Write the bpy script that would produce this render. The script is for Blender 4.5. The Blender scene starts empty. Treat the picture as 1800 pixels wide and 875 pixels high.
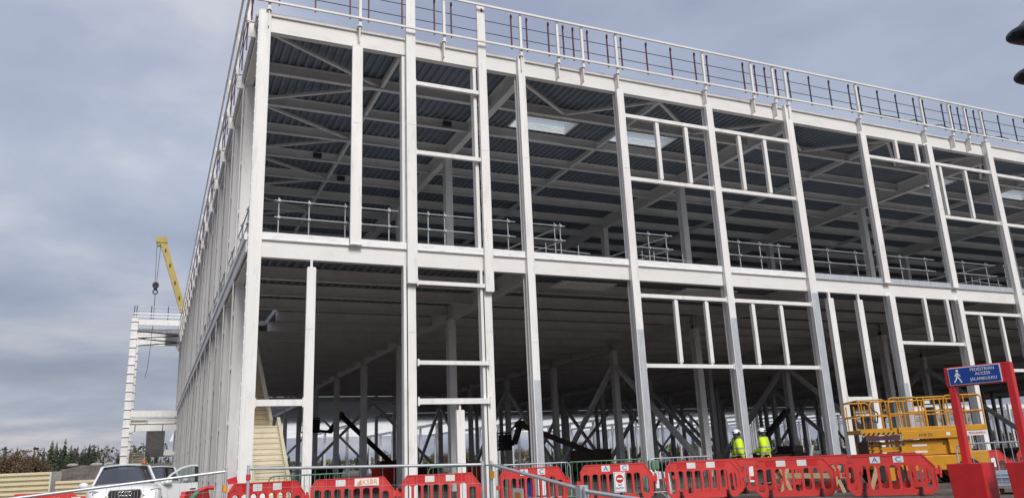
import bpy, bmesh, math, random
from mathutils import Vector, Matrix, noise
random.seed(11)
S = bpy.context.scene
COL = S.collection
R = math.radians
V = Vector

# ------------------------------------------------------------------ materials
MATS = {}
def mat(name, col, rough=.6, metal=0., var=.10, scale=4., stretch=(1, 1, 1), bump=0., bscale=40., dirt=None, dirt_amt=.0, emit=0., spec=.4):
    m = bpy.data.materials.new(name); m.use_nodes = True
    n = m.node_tree.nodes; l = m.node_tree.links
    b = n['Principled BSDF']
    b.inputs['Roughness'].default_value = rough; b.inputs['Metallic'].default_value = metal
    b.inputs['Specular IOR Level'].default_value = spec
    tc = n.new('ShaderNodeTexCoord'); mp = n.new('ShaderNodeMapping'); mp.inputs['Scale'].default_value = stretch
    l.new(tc.outputs['Object'], mp.inputs['Vector'])
    nz = n.new('ShaderNodeTexNoise'); nz.inputs['Scale'].default_value = scale; nz.inputs['Detail'].default_value = 6
    nz.inputs['Roughness'].default_value = .6
    l.new(mp.outputs['Vector'], nz.inputs['Vector'])
    cr = n.new('ShaderNodeValToRGB')
    cr.color_ramp.elements[0].position = .3; cr.color_ramp.elements[1].position = .7
    cr.color_ramp.elements[0].color = (*[max(0, c * (1 - var)) for c in col], 1)
    cr.color_ramp.elements[1].color = (*[min(1, c * (1 + var)) for c in col], 1)
    l.new(nz.outputs['Fac'], cr.inputs['Fac'])
    out = cr.outputs['Color']
    if dirt:
        n2 = n.new('ShaderNodeTexNoise'); n2.inputs['Scale'].default_value = scale * 2.7; n2.inputs['Detail'].default_value = 8
        n2.inputs['Roughness'].default_value = .75
        l.new(mp.outputs['Vector'], n2.inputs['Vector'])
        r2 = n.new('ShaderNodeValToRGB'); r2.color_ramp.elements[0].position = .52; r2.color_ramp.elements[1].position = .78
        r2.color_ramp.elements[1].color = (dirt_amt,) * 3 + (1,)
        l.new(n2.outputs['Fac'], r2.inputs['Fac'])
        mx = n.new('ShaderNodeMix'); mx.data_type = 'RGBA'
        l.new(r2.outputs['Color'], mx.inputs['Factor']); l.new(out, mx.inputs[6]); mx.inputs[7].default_value = (*dirt, 1)
        out = mx.outputs[2]
    l.new(out, b.inputs['Base Color'])
    if bump:
        n3 = n.new('ShaderNodeTexNoise'); n3.inputs['Scale'].default_value = bscale; n3.inputs['Detail'].default_value = 6
        l.new(tc.outputs['Object'], n3.inputs['Vector'])
        bp = n.new('ShaderNodeBump'); bp.inputs['Strength'].default_value = bump; bp.inputs['Distance'].default_value = .05
        l.new(n3.outputs['Fac'], bp.inputs['Height']); l.new(bp.outputs['Normal'], b.inputs['Normal'])
    if emit:
        b.inputs['Emission Color'].default_value = (*col, 1); b.inputs['Emission Strength'].default_value = emit
    MATS[name] = m
    return m

WHITE = mat('white_painted_steel', (.79, .78, .755), .5, 0, .07, .8, (2, 2, .35), 0, 40, (.48, .44, .39), .75)
WHITE2 = mat('grey_white_painted_steel', (.66, .655, .645), .5, 0, .07, .8, (2, 2, .35), 0, 40, (.45, .43, .40), .5)
CREAM = mat('offwhite_beam_paint', (.76, .745, .715), .55, 0, .05, .5, (1, 1, 2), 0, 40, (.50, .46, .40), .4)
GALV = mat('galvanised_steel', (.60, .63, .65), .42, .55, .16, 3., (3, 3, .6), 0, 40, (.35, .37, .39), .6)
FLASH = mat('white_edge_flashing', (.83, .83, .82), .5, 0, .05, .9, (1, 2, 4), 0, 40, (.42, .41, .40), .95)
SCAF = mat('weathered_scaffold_tube', (.36, .38, .39), .5, .35, .18, 5.)
TUBE = mat('galvanised_tube', (.58, .60, .62), .4, .6, .12, 6.)
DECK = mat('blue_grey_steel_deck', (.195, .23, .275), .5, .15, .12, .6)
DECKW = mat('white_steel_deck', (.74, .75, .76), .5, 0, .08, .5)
CONC = mat('concrete', (.52, .52, .515), .85, 0, .12, .6, bump=.1)
INNER = mat('interior_steel_paint', (.68, .685, .68), .55, 0, .08, .6, (1, 1, 1), 0, 40, (.36, .31, .27), .45)
MAROON = mat('dark_red_paint', (.11, .025, .035), .55, .1, .2, 6.)
DARKRAIL = mat('dark_blue_grey_paint', (.05, .055, .085), .5, .2, .2, 6.)
RED = mat('red_plastic', (.60, .046, .042), .5, 0, .12, 3., bump=.05, dirt=(.32, .10, .08), dirt_amt=.6)
REDPAINT = mat('red_sign_paint', (.56, .022, .024), .45, 0, .10, 3., dirt=(.22, .03, .03), dirt_amt=.6)
PATCH = mat('reflective_white', (.72, .73, .72), .4, 0, .06, 8., dirt=(.5, .5, .48), dirt_amt=.6)
BLUE = mat('blue_marking', (.015, .14, .42), .5, 0, .1, 8.)
SIGNBLUE = mat('sign_blue', (.010, .055, .30), .4, 0, .06, 6.)
SIGNWHITE = mat('sign_white', (.80, .81, .82), .45, 0, .04, 6.)
ORANGE = mat('orange_lettering', (.75, .28, .02), .5, 0, .08, 8.)
BLACK = mat('black_rubber', (.018, .018, .02), .6, 0, .3, 6.)
DGREY = mat('dark_grey_plastic', (.05, .05, .055), .55, 0, .2, 6.)
YEL = mat('machine_yellow', (.58, .27, .012), .42, 0, .10, 2., dirt=(.30, .16, .03), dirt_amt=.65)
YELD = mat('weathered_yellow', (.43, .33, .09), .5, 0, .14, 1., dirt=(.18, .15, .08), dirt_amt=.6)
BROWNM = mat('dark_brown_machine', (.07, .045, .04), .6, .1, .3, 2.)
STAIR = mat('cream_stair_wrap', (.72, .66, .50), .55, 0, .06, 1.5, dirt=(.55, .33, .10), dirt_amt=.35)
STAIRO = mat('orange_primed_edge', (.55, .30, .09), .6, 0, .2, 3.)
PACK = mat('cream_panel_pack', (.68, .60, .40), .55, 0, .08, 1., dirt=(.45, .38, .25), dirt_amt=.4)
PACKD = mat('ochre_panel_edge', (.40, .33, .18), .7, 0, .15, 2.)
WRAP = mat('pale_plastic_wrap', (.66, .66, .64), .35, 0, .12, 4.)
WOOD = mat('raw_timber', (.46, .34, .20), .75, 0, .18, 5., (1, 1, 6))
CARW = mat('white_car_paint', (.78, .79, .79), .22, 0, .03, 1., spec=.55)
CHROME = mat('chrome', (.75, .76, .78), .18, 1, .04, 4.)
LAMP = mat('lit_headlamp', (1., .86, .62), .3, 0, 0, 1., emit=11.)
LENS = mat('headlamp_housing', (.30, .31, .33), .2, .4, .2, 8.)
BEACON = mat('amber_beacon', (.42, .10, .01), .3, 0, .1, 4.)
BARK = mat('spruce_bark', (.085, .06, .045), .9, 0, .3, 3.)
BIRCH = mat('birch_bark', (.42, .39, .35), .85, 0, .4, 2., (1, 1, 3))
TWIG = mat('bare_twigs', (.12, .085, .075), .9, 0, .3, 2.)
NEEDLE = mat('spruce_needles', (.026, .042, .026), .85, 0, .55, .5)
NEEDLE2 = mat('pine_needles', (.045, .060, .032), .85, 0, .5, .5)
AUTUMN = mat('autumn_leaves', (.135, .095, .055), .85, 0, .25, .4)
OLIVE = mat('olive_leaves', (.13, .115, .045), .85, 0, .5, .4)
SKIN = mat('skin', (.50, .31, .23), .55, 0, .08, 10.)
TROU = mat('dark_work_trousers', (.025, .027, .033), .85, 0, .3, 10.)
HELM = mat('white_helmet', (.80, .80, .79), .35, 0, .03, 6.)
GREEN = mat('green_painted_tube', (.10, .22, .13), .5, .1, .15, 6.)
TAPE = mat('orange_clamp', (.80, .33, .03), .5, 0, .1, 6.)
REDTAPE = mat('red_tape', (.62, .03, .035), .5, 0, .1, 6.)
BLUEGREY = mat('blue_grey_sheet', (.33, .37, .44), .4, 0, .15, 3.)
ROCK = mat('pale_rock', (.33, .31, .29), .9, 0, .2, 2., bump=.4, bscale=5)
LIGHTGREY = mat('stair_underside_grey', (.68, .67, .66), .6, .2, .15, 2.)

def glass_mat(name, tint, alpha):
    m = bpy.data.materials.new(name); m.use_nodes = True
    n = m.node_tree.nodes; l = m.node_tree.links; n.clear()
    o = n.new('ShaderNodeOutputMaterial'); t = n.new('ShaderNodeBsdfTransparent'); g = n.new('ShaderNodeBsdfGlossy')
    t.inputs['Color'].default_value = (*tint, 1); g.inputs['Roughness'].default_value = .05
    lw = n.new('ShaderNodeLayerWeight'); lw.inputs['Blend'].default_value = .25
    ad = n.new('ShaderNodeMath'); ad.operation = 'MULTIPLY_ADD'; ad.inputs[1].default_value = .35; ad.inputs[2].default_value = alpha; ad.use_clamp = True
    mx = n.new('ShaderNodeMixShader')
    l.new(lw.outputs['Facing'], ad.inputs[0]); l.new(ad.outputs[0], mx.inputs[0])
    l.new(t.outputs[0], mx.inputs[1]); l.new(g.outputs[0], mx.inputs[2]); l.new(mx.outputs[0], o.inputs[0])
    return m
GLASS = glass_mat('clear_pane', (.88, .93, .95), .02)
CARGLASS = glass_mat('car_glass', (.10, .13, .16), .20)

def hivis_mat():
    m = mat('hi_vis_fabric', (.62, .82, .02), .75, 0, .08, 8., bump=.15, bscale=25)
    n = m.node_tree.nodes; l = m.node_tree.links; b = n['Principled BSDF']
    src = b.inputs['Base Color'].links[0].from_socket
    tc = n.new('ShaderNodeTexCoord'); sp = n.new('ShaderNodeSeparateXYZ'); l.new(tc.outputs['Object'], sp.inputs[0])
    acc = None
    for z in (1.02, 1.20):
        c = n.new('ShaderNodeMath'); c.operation = 'COMPARE'; c.inputs[1].default_value = z; c.inputs[2].default_value = .028
        l.new(sp.outputs['Z'], c.inputs[0])
        if acc is None: acc = c.outputs[0]
        else:
            a = n.new('ShaderNodeMath'); a.operation = 'MAXIMUM'; l.new(acc, a.inputs[0]); l.new(c.outputs[0], a.inputs[1]); acc = a.outputs[0]
    # shoulder straps
    ab = n.new('ShaderNodeMath'); ab.operation = 'ABSOLUTE'; l.new(sp.outputs['X'], ab.inputs[0])
    c = n.new('ShaderNodeMath'); c.operation = 'COMPARE'; c.inputs[1].default_value = .115; c.inputs[2].default_value = .025; l.new(ab.outputs[0], c.inputs[0])
    g = n.new('ShaderNodeMath'); g.operation = 'GREATER_THAN'; g.inputs[1].default_value = 1.2; l.new(sp.outputs['Z'], g.inputs[0])
    mu = n.new('ShaderNodeMath'); mu.operation = 'MULTIPLY'; l.new(c.outputs[0], mu.inputs[0]); l.new(g.outputs[0], mu.inputs[1])
    a = n.new('ShaderNodeMath'); a.operation = 'MAXIMUM'; l.new(acc, a.inputs[0]); l.new(mu.outputs[0], a.inputs[1])
    mx = n.new('ShaderNodeMix'); mx.data_type = 'RGBA'; l.new(a.outputs[0], mx.inputs['Factor']); l.new(src, mx.inputs[6])
    mx.inputs[7].default_value = (.30, .31, .30, 1); l.new(mx.outputs[2], b.inputs['Base Color'])
    return m
HIVIS = hivis_mat()

def ground_mat():
    m = bpy.data.materials.new('brown_earth'); m.use_nodes = True
    n = m.node_tree.nodes; l = m.node_tree.links; b = n['Principled BSDF']; b.inputs['Roughness'].default_value = .95
    tc = n.new('ShaderNodeTexCoord')
    def nz(s, d=8):
        x = n.new('ShaderNodeTexNoise'); x.inputs['Scale'].default_value = s; x.inputs['Detail'].default_value = d; x.inputs['Roughness'].default_value = .65
        l.new(tc.outputs['Object'], x.inputs['Vector']); return x
    a, c, d = nz(.35), nz(3.5), nz(22, 4)
    r1 = n.new('ShaderNodeValToRGB'); r1.color_ramp.elements[0].position = .35; r1.color_ramp.elements[1].position = .68
    r1.color_ramp.elements[0].color = (.105, .085, .073, 1); r1.color_ramp.elements[1].color = (.24, .205, .185, 1)
    l.new(a.outputs['Fac'], r1.inputs[0])
    r2 = n.new('ShaderNodeValToRGB'); r2.color_ramp.elements[0].position = .35; r2.color_ramp.elements[1].position = .7
    r2.color_ramp.elements[0].color = (.5, .5, .5, 1); r2.color_ramp.elements[1].color = (1.25, 1.22, 1.2, 1)
    l.new(c.outputs['Fac'], r2.inputs[0])
    mu = n.new('ShaderNodeMix'); mu.data_type = 'RGBA'; mu.blend_type = 'MULTIPLY'; mu.inputs['Factor'].default_value = 1
    l.new(r1.outputs[0], mu.inputs[6]); l.new(r2.outputs[0], mu.inputs[7])
    l.new(mu.outputs[2], b.inputs['Base Color'])
    ad = n.new('ShaderNodeMath'); l.new(c.outputs['Fac'], ad.inputs[0]); l.new(d.outputs['Fac'], ad.inputs[1])
    bp = n.new('ShaderNodeBump'); bp.inputs['Strength'].default_value = .7; bp.inputs['Distance'].default_value = .12
    l.new(ad.outputs[0], bp.inputs['Height']); l.new(bp.outputs['Normal'], b.inputs['Normal'])
    return m
GROUND = ground_mat()

# ------------------------------------------------------------------ mesh builder
class MB:
    def __init__(s): s.v = []; s.f = []; s.mi = []; s.m = 0; s.sm = []
    def add(s, vs, fs, smooth=False):
        o = len(s.v); s.v += [tuple(p) for p in vs]
        for f in fs: s.f.append([o + i for i in f]); s.mi.append(s.m); s.sm.append(smooth)
        return s
    def box(s, x0, x1, y0, y1, z0, z1):
        vs = [(x, y, z) for x in (x0, x1) for y in (y0, y1) for z in (z0, z1)]
        return s.add(vs, [(0, 1, 3, 2), (4, 6, 7, 5), (0, 4, 5, 1), (2, 3, 7, 6), (0, 2, 6, 4), (1, 5, 7, 3)])
    def frame(s, p0, p1, up):
        p0, p1 = V(p0), V(p1); d = (p1 - p0).normalized(); u = V(up)
        if abs(d.dot(u)) > .98: u = V((0, 1, 0)) if abs(d.y) < .9 else V((1, 0, 0))
        side = d.cross(u).normalized(); u = side.cross(d).normalized()
        return p0, p1, side, u
    def extr(s, p0, p1, prof, up=(0, 0, 1), caps=True, smooth=False):
        p0, p1, a, u = s.frame(p0, p1, up); n = len(prof)
        vs = [p0 + a * x + u * y for x, y in prof] + [p1 + a * x + u * y for x, y in prof]
        fs = [(i, (i + 1) % n, n + (i + 1) % n, n + i) for i in range(n)]
        s.add(vs, fs, smooth)
        if caps:
            s.add(vs[:n], [tuple(range(n - 1, -1, -1))]); s.add(vs[n:], [tuple(range(n))])
        return s
    def bar(s, p0, p1, w, h, up=(0, 0, 1)):
        return s.extr(p0, p1, [(-w / 2, -h / 2), (w / 2, -h / 2), (w / 2, h / 2), (-w / 2, h / 2)], up)
    def tube(s, p0, p1, r, n=8):
        return s.extr(p0, p1, [(r * math.cos(2 * math.pi * i / n), r * math.sin(2 * math.pi * i / n)) for i in range(n)], smooth=True)
    def cone(s, p0, p1, r0, r1, n=8, caps=True):
        p0, p1, a, u = s.frame(p0, p1, (0, 0, 1))
        cs = [(math.cos(2 * math.pi * i / n), math.sin(2 * math.pi * i / n)) for i in range(n)]
        vs = [p0 + a * x * r0 + u * y * r0 for x, y in cs] + [p1 + a * x * r1 + u * y * r1 for x, y in cs]
        s.add(vs, [(i, (i + 1) % n, n + (i + 1) % n, n + i) for i in range(n)], True)
        if caps: s.add(vs[:n], [tuple(range(n - 1, -1, -1))]); s.add(vs[n:], [tuple(range(n))])
        return s
    def path(s, pts, r, n=6):
        for a, b in zip(pts[:-1], pts[1:]): s.tube(a, b, r, n)
        return s
    def ibeam(s, p0, p1, h, w, tf=.03, tw=.02, up=(0, 0, 1)):
        a, b, c = w / 2, h / 2, tw / 2
        pr = [(-a, -b), (a, -b), (a, -b + tf), (c, -b + tf), (c, b - tf), (a, b - tf), (a, b), (-a, b), (-a, b - tf), (-c, b - tf), (-c, -b + tf), (-a, -b + tf)]
        return s.extr(p0, p1, pr, up)
    def loft(s, rings, closed=False, smooth=True):
        n = len(rings[0]); vs = [p for r in rings for p in r]; fs = []
        for i in range(len(rings) - 1):
            for j in range(n - (0 if closed else 1)):
                k = (j + 1) % n
                fs.append((i * n + j, i * n + k, (i + 1) * n + k, (i + 1) * n + j))
        return s.add(vs, fs, smooth)
    def plate(s, outline, holes, y0, y1):
        """(x,z) outline with holes, extruded from y0 to y1"""
        bm = bmesh.new(); es = []
        for loop in [outline] + holes:
            vs = [bm.verts.new((x, y0, z)) for x, z in loop]
            es += [bm.edges.new((vs[i], vs[(i + 1) % len(vs)])) for i in range(len(vs))]
        bmesh.ops.triangle_fill(bm, edges=es, use_beauty=True)
        r = bmesh.ops.extrude_face_region(bm, geom=bm.faces[:])
        for e in r['geom']:
            if isinstance(e, bmesh.types.BMVert): e.co.y = y1
        bmesh.ops.recalc_face_normals(bm, faces=bm.faces[:])
        bm.verts.index_update()
        s.add([v.co[:] for v in bm.verts], [[v.index for v in f.verts] for f in bm.faces]); bm.free()
        return s
    def text(s, txt, size, M):
        cu = bpy.data.curves.new('t', 'FONT'); cu.body = txt; cu.size = size; cu.align_x = 'CENTER'; cu.align_y = 'CENTER'; cu.extrude = .002; cu.resolution_u = 3
        ob = bpy.data.objects.new('t', cu); COL.objects.link(ob)
        me = bpy.data.meshes.new_from_object(ob.evaluated_get(bpy.context.evaluated_depsgraph_get()))
        s.add([M @ v.co for v in me.vertices], [tuple(p.vertices) for p in me.polygons])
        bpy.data.objects.remove(ob); bpy.data.curves.remove(cu); bpy.data.meshes.remove(me)
        return s
    def sphere(s, c, r, n=10, m=6, sx=1, sy=1, sz=1, z0=-1.):
        c = V(c); rings = []
        for i in range(m + 1):
            t = max(-1, z0) + (1 - max(-1, z0)) * i / m; t = math.sin((t) * math.pi / 2)
            q = math.sqrt(max(0, 1 - t * t))
            rings.append([c + V((q * math.cos(2 * math.pi * j / n) * r * sx, q * math.sin(2 * math.pi * j / n) * r * sy, t * r * sz)) for j in range(n)])
        return s.loft(rings, True)
    def torus(s, c, rad, r, axis=(0, 1, 0), n=20, k=6):
        ax = V(axis).normalized(); a = ax.orthogonal().normalized(); b = ax.cross(a); c = V(c); rings = []
        for i in range(n + 1):
            t = 2 * math.pi * i / n; d = a * math.cos(t) + b * math.sin(t)
            rings.append([c + d * (rad + r * math.cos(2 * math.pi * j / k)) + ax * r * math.sin(2 * math.pi * j / k) for j in range(k)])
        return s.loft(rings, True)
    def build(s, name, mats, parent=None, off=None, bevel=0.):
        if not isinstance(mats, (list, tuple)): mats = [mats]
        me = bpy.data.meshes.new(name)
        vs = s.v if off is None else [(x - off[0], y - off[1], z - off[2]) for x, y, z in s.v]
        me.from_pydata(vs, [], s.f)
        for m in mats: me.materials.append(m)
        me.polygons.foreach_set('material_index', s.mi); me.polygons.foreach_set('use_smooth', s.sm); me.update()
        bm = bmesh.new(); bm.from_mesh(me); bmesh.ops.recalc_face_normals(bm, faces=bm.faces[:]); bm.to_mesh(me); bm.free()
        o = bpy.data.objects.new(name, me); COL.objects.link(o)
        if parent: o.parent = parent
        if bevel:
            b = o.modifiers.new('bevel', 'BEVEL'); b.width = bevel; b.segments = 2; b.limit_method = 'ANGLE'
        return o

def tag(o, label, cat, group=None):
    o['label'] = label; o['category'] = cat
    if group: o['group'] = group
    return o
def thing(name, label, cat, loc=(0, 0, 0), rz=0., group=None):
    o = bpy.data.objects.new(name, None); COL.objects.link(o); o.location = loc; o.rotation_euler = (0, 0, rz)
    return tag(o, label, cat, group)
def dup(root, loc, rz=None, label=None, group=None, scale=None):
    r = root.copy(); COL.objects.link(r); r.location = loc
    if rz is not None: r.rotation_euler = (0, 0, rz)
    if scale: r.scale = scale
    if label: r['label'] = label
    if group: r['group'] = group
    for ch in list(root.children):
        c = ch.copy(); COL.objects.link(c); c.parent = r
        for g in list(ch.children):
            d = g.copy(); COL.objects.link(d); d.parent = c
    return r
def struct(o): o['kind'] = 'structure'; return o
def sstep(a, b, x):
    t = min(1, max(0, (x - a) / (b - a))); return t * t * (3 - 2 * t)

# ------------------------------------------------------------------ ground
def gz(x, y):
    r = math.hypot(x, y)
    z = -1.25 + .45 * sstep(3, 11.5, r) + .80 * sstep(12.3, 16.0, r)
    z += -.12 * sstep(2.4, -1, x) * sstep(17, 22, y) * (1 - sstep(60, 90, y))
    return z
xs = [-1500, -700, -350, -180, -100, -60, -40, -28] + [-20 + .8 * i for i in range(70)] + [40, 48, 60, 80, 110, 160, 250, 400, 700, 1500]
ys = [-1500, -500, -150, -60, -30, -15] + [-10 + .6 * i for i in range(75)] + [38, 42, 48, 56, 70, 90, 120, 170, 250, 400, 700, 1500, 2500]
mb = MB(); nx = len(xs)
vs = []
for y in ys:
    for x in xs:
        z = gz(x, y)
        if 11 < math.hypot(x, y) < 60: z += .035 * noise.noise((x * .9, y * .9, 0)) + .02 * noise.noise((x * 2.3, y * 2.3, 4))
        vs.append((x, y, z))
mb.add(vs, [(j * nx + i, j * nx + i + 1, (j + 1) * nx + i + 1, (j + 1) * nx + i) for j in range(len(ys) - 1) for i in range(nx - 1)], True)
struct(mb.build('ground', GROUND))
# spoil mound far left
mb = MB(); rings = []
for j in range(19):
    t = j / 18; row = []
    for i in range(41):
        u = i / 40; x = -19 + 34 * u; y = 134 + 16 * t
        e = min(1, u * 34 / 9) * min(1, (1 - u) * 34 / 6); c = math.sin(math.pi * t) ** .7
        h = 3.3 * (e ** .9) * c * (1 + .16 * noise.noise((x * .35, y * .35, 2)) + .1 * noise.noise((x * 1.1, y * 1.1, 5)))
        row.append((x, y, max(-.05, h) - .05))
    rings.append(row)
mb.loft(rings)
struct(mb.build('dirt_mound', GROUND))
for i, (x, z, r, lab) in enumerate([(-10.9, 3.35, .55, 'pale boulder on the crest of the brown spoil mound, left end'), (-7.6, 3.3, .62, 'flat pale boulder on the mound crest beside the white birch trunks'), (-5.9, 3.35, .5, 'pale boulder on the mound crest nearest the parked car')]):
    mb = MB(); n = 10; rings = []
    for a in range(7):
        t = -1.2 + 2.4 * a / 6; q = math.cos(min(1.5, abs(t)))
        rings.append([(r * q * 1.5 * math.cos(k * .628) * (1 + .25 * noise.noise((a, k, i))), r * q * math.sin(k * .628) * (1 + .25 * noise.noise((k, a, i + 3))), r * .55 * math.sin(t)) for k in range(n)])
    mb.loft(rings, True)
    o = mb.build('boulder', ROCK); o.location = (x, 141.5, z); tag(o, lab, 'boulder', 'boulders on the spoil mound')

# ------------------------------------------------------------------ the steel frame building
OX, OY = 2.42, 25.95
OFF = (OX, OY, 0)
bld = thing('steel_frame_building', 'huge unfinished two storey white steel frame building with open bays and roof guardrails', 'building', (OX, OY, 0))
def B(m, name, mats, parent=bld, bevel=0): return m.build(name, mats, parent, OFF, bevel)
GX = [12.6 + 14.15 * k for k in range(16)]
GY = [26.35 + 8.6 * k for k in range(10)]
XE = 12.6 + 14.15 * 8           # right end of the two storey part
ZF0, ZF1, ZR0, ZR1 = 8.02, 8.60, 16.30, 16.90

# main columns behind the front posts
def hcol(m, x, y0, z0, z1, w=.34, d=.36):
    m.ibeam((x, y0 + d / 2, z0), (x, y0 + d / 2, z1), d, w, .025, .02, (0, 1, 0))
# front posts: x centre, width, [ (z0, z1) proud piece ], recessed pieces
def post(x, w, segs, d=.17, y=25.95, m=WHITE, name='facade_post'):
    o = None
    for z0, z1 in segs:
        mb = MB(); zs = [z0] + [q for q in (5.35 + x % .7, 12.6 + x % .9) if z0 + .5 < q < z1 - .5] + [z1]
        for za_, zb_ in zip(zs[:-1], zs[1:]): mb.box(x - w / 2, x + w / 2, y, y + d, za_ + (.012 if za_ > z0 else 0), zb_)
        if len(zs) > 2: mb.box(x - w / 2 + .02, x + w / 2 - .02, y + .02, y + d - .02, z0 + .1, z1 - .1)
        # thin cleat line + folded lips so the post reads as a channel
        mb.box(x - w / 2 - .012, x - w / 2 + .02, y - .006, y + .03, z0 + .02, z1 - .02)
        mb.box(x + w / 2 - .02, x + w / 2 + .012, y - .006, y + .03, z0 + .02, z1 - .02)
        o = B(mb, name, m)
    return o
# corner post with bolted left face
mb = MB(); mb.box(2.46, 2.84, 25.95, 26.2, 0, 17.08); mb.box(2.42, 2.457, 25.965, 26.16, .05, 17.0)
for i in range(38):
    mb.box(2.405, 2.425, 25.99, 26.05, .3 + i * .44, .38 + i * .44)
B(mb, 'corner_post', WHITE)
mb = MB(); hcol(mb, 2.70, 26.24, 0, 16.3, .28, .30); B(mb, 'column', WHITE)
UP = [(7.85, 19.0)]
post(7.98, .34, [(7.36, 20.0)]); post(10.91, .31, [(7.20, 19.0)])
for xx in (8.0, 10.90):
    post(xx, .27, [(0, ZF0 - .16)], .2, 26.16)
    mb = MB(); mb.box(xx - .3, xx - .2, 26.14, 26.42, 0, ZF0); mb.box(xx - .31, xx - .18, 26.2, 26.5, ZF1 + .26, ZR0); B(mb, 'column', WHITE)
# bay posts of full height
C5 = [17.24, 21.92]
post(12.62, .27, [(0, 17.02)]); post(26.64, .38, [(0, 17.05)], .2); post(40.9, .38, [(0, 17.05)], .2)
for x in C5: post(x, .31, [(0, ZR0 - .01)])
# galvanised lower cover strips
for x, w, z1 in ((12.62, .275, 4.0), (17.24, .315, 6.0), (21.92, .315, 6.6), (26.64, .385, 7.9), (31.4, .325, 3.9)):
    mb = MB(); mb.box(x - w / 2 + .03, x + w / 2 + .004, 25.938, 25.949, .9, z1); B(mb, 'cover_strip', GALV)
for x in (31.41, 36.14):
    post(x, .34, [(ZF1 + .03, ZR0 - .01)], .17, 25.97)
    mb = MB(); mb.box(x - .2, x + .2, 25.9, 26.1, ZF1 + .0, ZF1 + .026); B(mb, 'foot_plate', WHITE)
post(31.5, .33, [(0, ZF0 - .01)], .19); post(36.2, .30, [(0, ZF0 - .01)], .19)
# bay 1 upper post and lower post
post(5.95, .36, [(ZF1 + .03, ZR0 - .01)], .17, 25.97)
mb = MB(); mb.box(5.73, 6.17, 25.9, 26.12, ZF1 - .0, ZF1 + .028); B(mb, 'foot_plate', WHITE)
post(4.49, .27, [(0, 7.72)], .2, 26.02)
mb = MB(); mb.box(4.45, 4.53, 26.08, 26.12, 7.72, ZF0); mb.box(4.36, 4.62, 26.03, 26.2, 7.72, 7.745); B(mb, 'post_head', WHITE)
for x in (27.62, 29.42):
    post(x, .30, [(0, 7.7)], .22, 26.0)
    mb = MB(); mb.box(x - .05, x + .05, 26.05, 26.15, 7.7, ZF0); mb.box(x - .17, x + .17, 26.0, 26.22, 7.70, 7.72); B(mb, 'post_head', WHITE)
post(9.68, .27, [(0, 2.98)], .2, 26.05)
mb = MB(); mb.box(9.65, 9.72, 26.1, 26.16, 2.98, 3.2); B(mb, 'post_head', WHITE)
# structural H columns behind the posts on the long front
for x in (12.60, 17.25, 21.93, 26.66, 40.98, 54.95, 69.1):
    mb = MB(); hcol(mb, x, 26.13, 0, ZF0, .27, .27); hcol(mb, x, 26.13, ZF1, ZR0, .26, .25); B(mb, 'column', WHITE)
for x in (31.5, 36.2, 45.75, 50.45):
    mb = MB(); hcol(mb, x, 26.15, 0, ZF0, .22, .24); hcol(mb, x, 26.15, ZF1, ZR0, .22, .22); B(mb, 'column', WHITE)
for x in (45.7, 50.4, 54.95, 59.7, 64.4, 69.1): post(x, .36, [(0, ZR0 - .01)], .18)
# white base blocks of posts
for x in (3.0, 17.24, 36.2):
    mb = MB(); mb.box(x - .24, x + .24, 25.9, 26.0, 0, .62); B(mb, 'base_cover', FLASH)

# transoms and mullions
def transom(x0, x1, z, h=.13, y=26.02, d=.14):
    mb = MB(); mb.box(x0, x1, y, y + d, z - h / 2, z + h / 2)
    for xx in (x0 - .05, x1): mb.box(xx, xx + .05, y - .03, y + .05, z - h / 2 - .05, z + h / 2 + .05)
    B(mb, 'transom', WHITE)
def mullion(x, z0, z1, w=.17, y=26.03, d=.15):
    mb = MB(); mb.box(x - w / 2, x + w / 2, y, y + d, z0 + .06, z1 - .06)
    for z in (z0, z1 - .06): mb.box(x - .05, x + .05, y + .03, y + .09, z, z + .06)
    B(mb, 'mullion', WHITE)
transom(2.88, 4.30, 3.28, .20); transom(8.2, 10.8, 7.42, .14); transom(8.2, 10.8, 4.60, .14); transom(8.2, 10.8, 3.28, .19)
transom(8.2, 10.8, 15.15, .15); transom(8.2, 10.8, 12.35, .15)
for x0, x1 in ((17.45, 21.7), (22.15, 26.4)):
    for z in (15.2, 12.35, 7.38, 4.58): transom(x0, x1, z, .15)
for x in (19.05, 20.57, 23.52, 25.0): mullion(x, 12.43, 15.12)
for x in (19.15, 20.68, 23.13, 24.69): mullion(x, 4.66, 7.30)
transom(31.63, 35.93, 15.1, .15); mullion(33.76, 15.18, ZR0); mullion(35.26, 15.18, ZR0)
transom(36.37, 40.65, 15.28, .15); transom(36.37, 40.65, 12.37, .15); mullion(36.75, 12.45, 15.2); mullion(38.7, 12.45, 15.2)
transom(31.7, 36.0, 5.79, .15); mullion(33.8, 5.87, ZF0); mullion(35.37, 5.87, ZF0)
transom(36.4, 40.65, 7.38, .15); transom(36.4, 40.65, 4.55, .15); mullion(37.66, 4.63, 7.3); mullion(39.2, 4.63, 7.3)
transom(27.8, 29.25, 3.2, .22)
for x0, x1 in ((41.15, 45.5), (45.9, 50.2)):
    for z in (15.2, 12.35, 7.38, 4.55): transom(x0, x1, z, .15)

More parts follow.
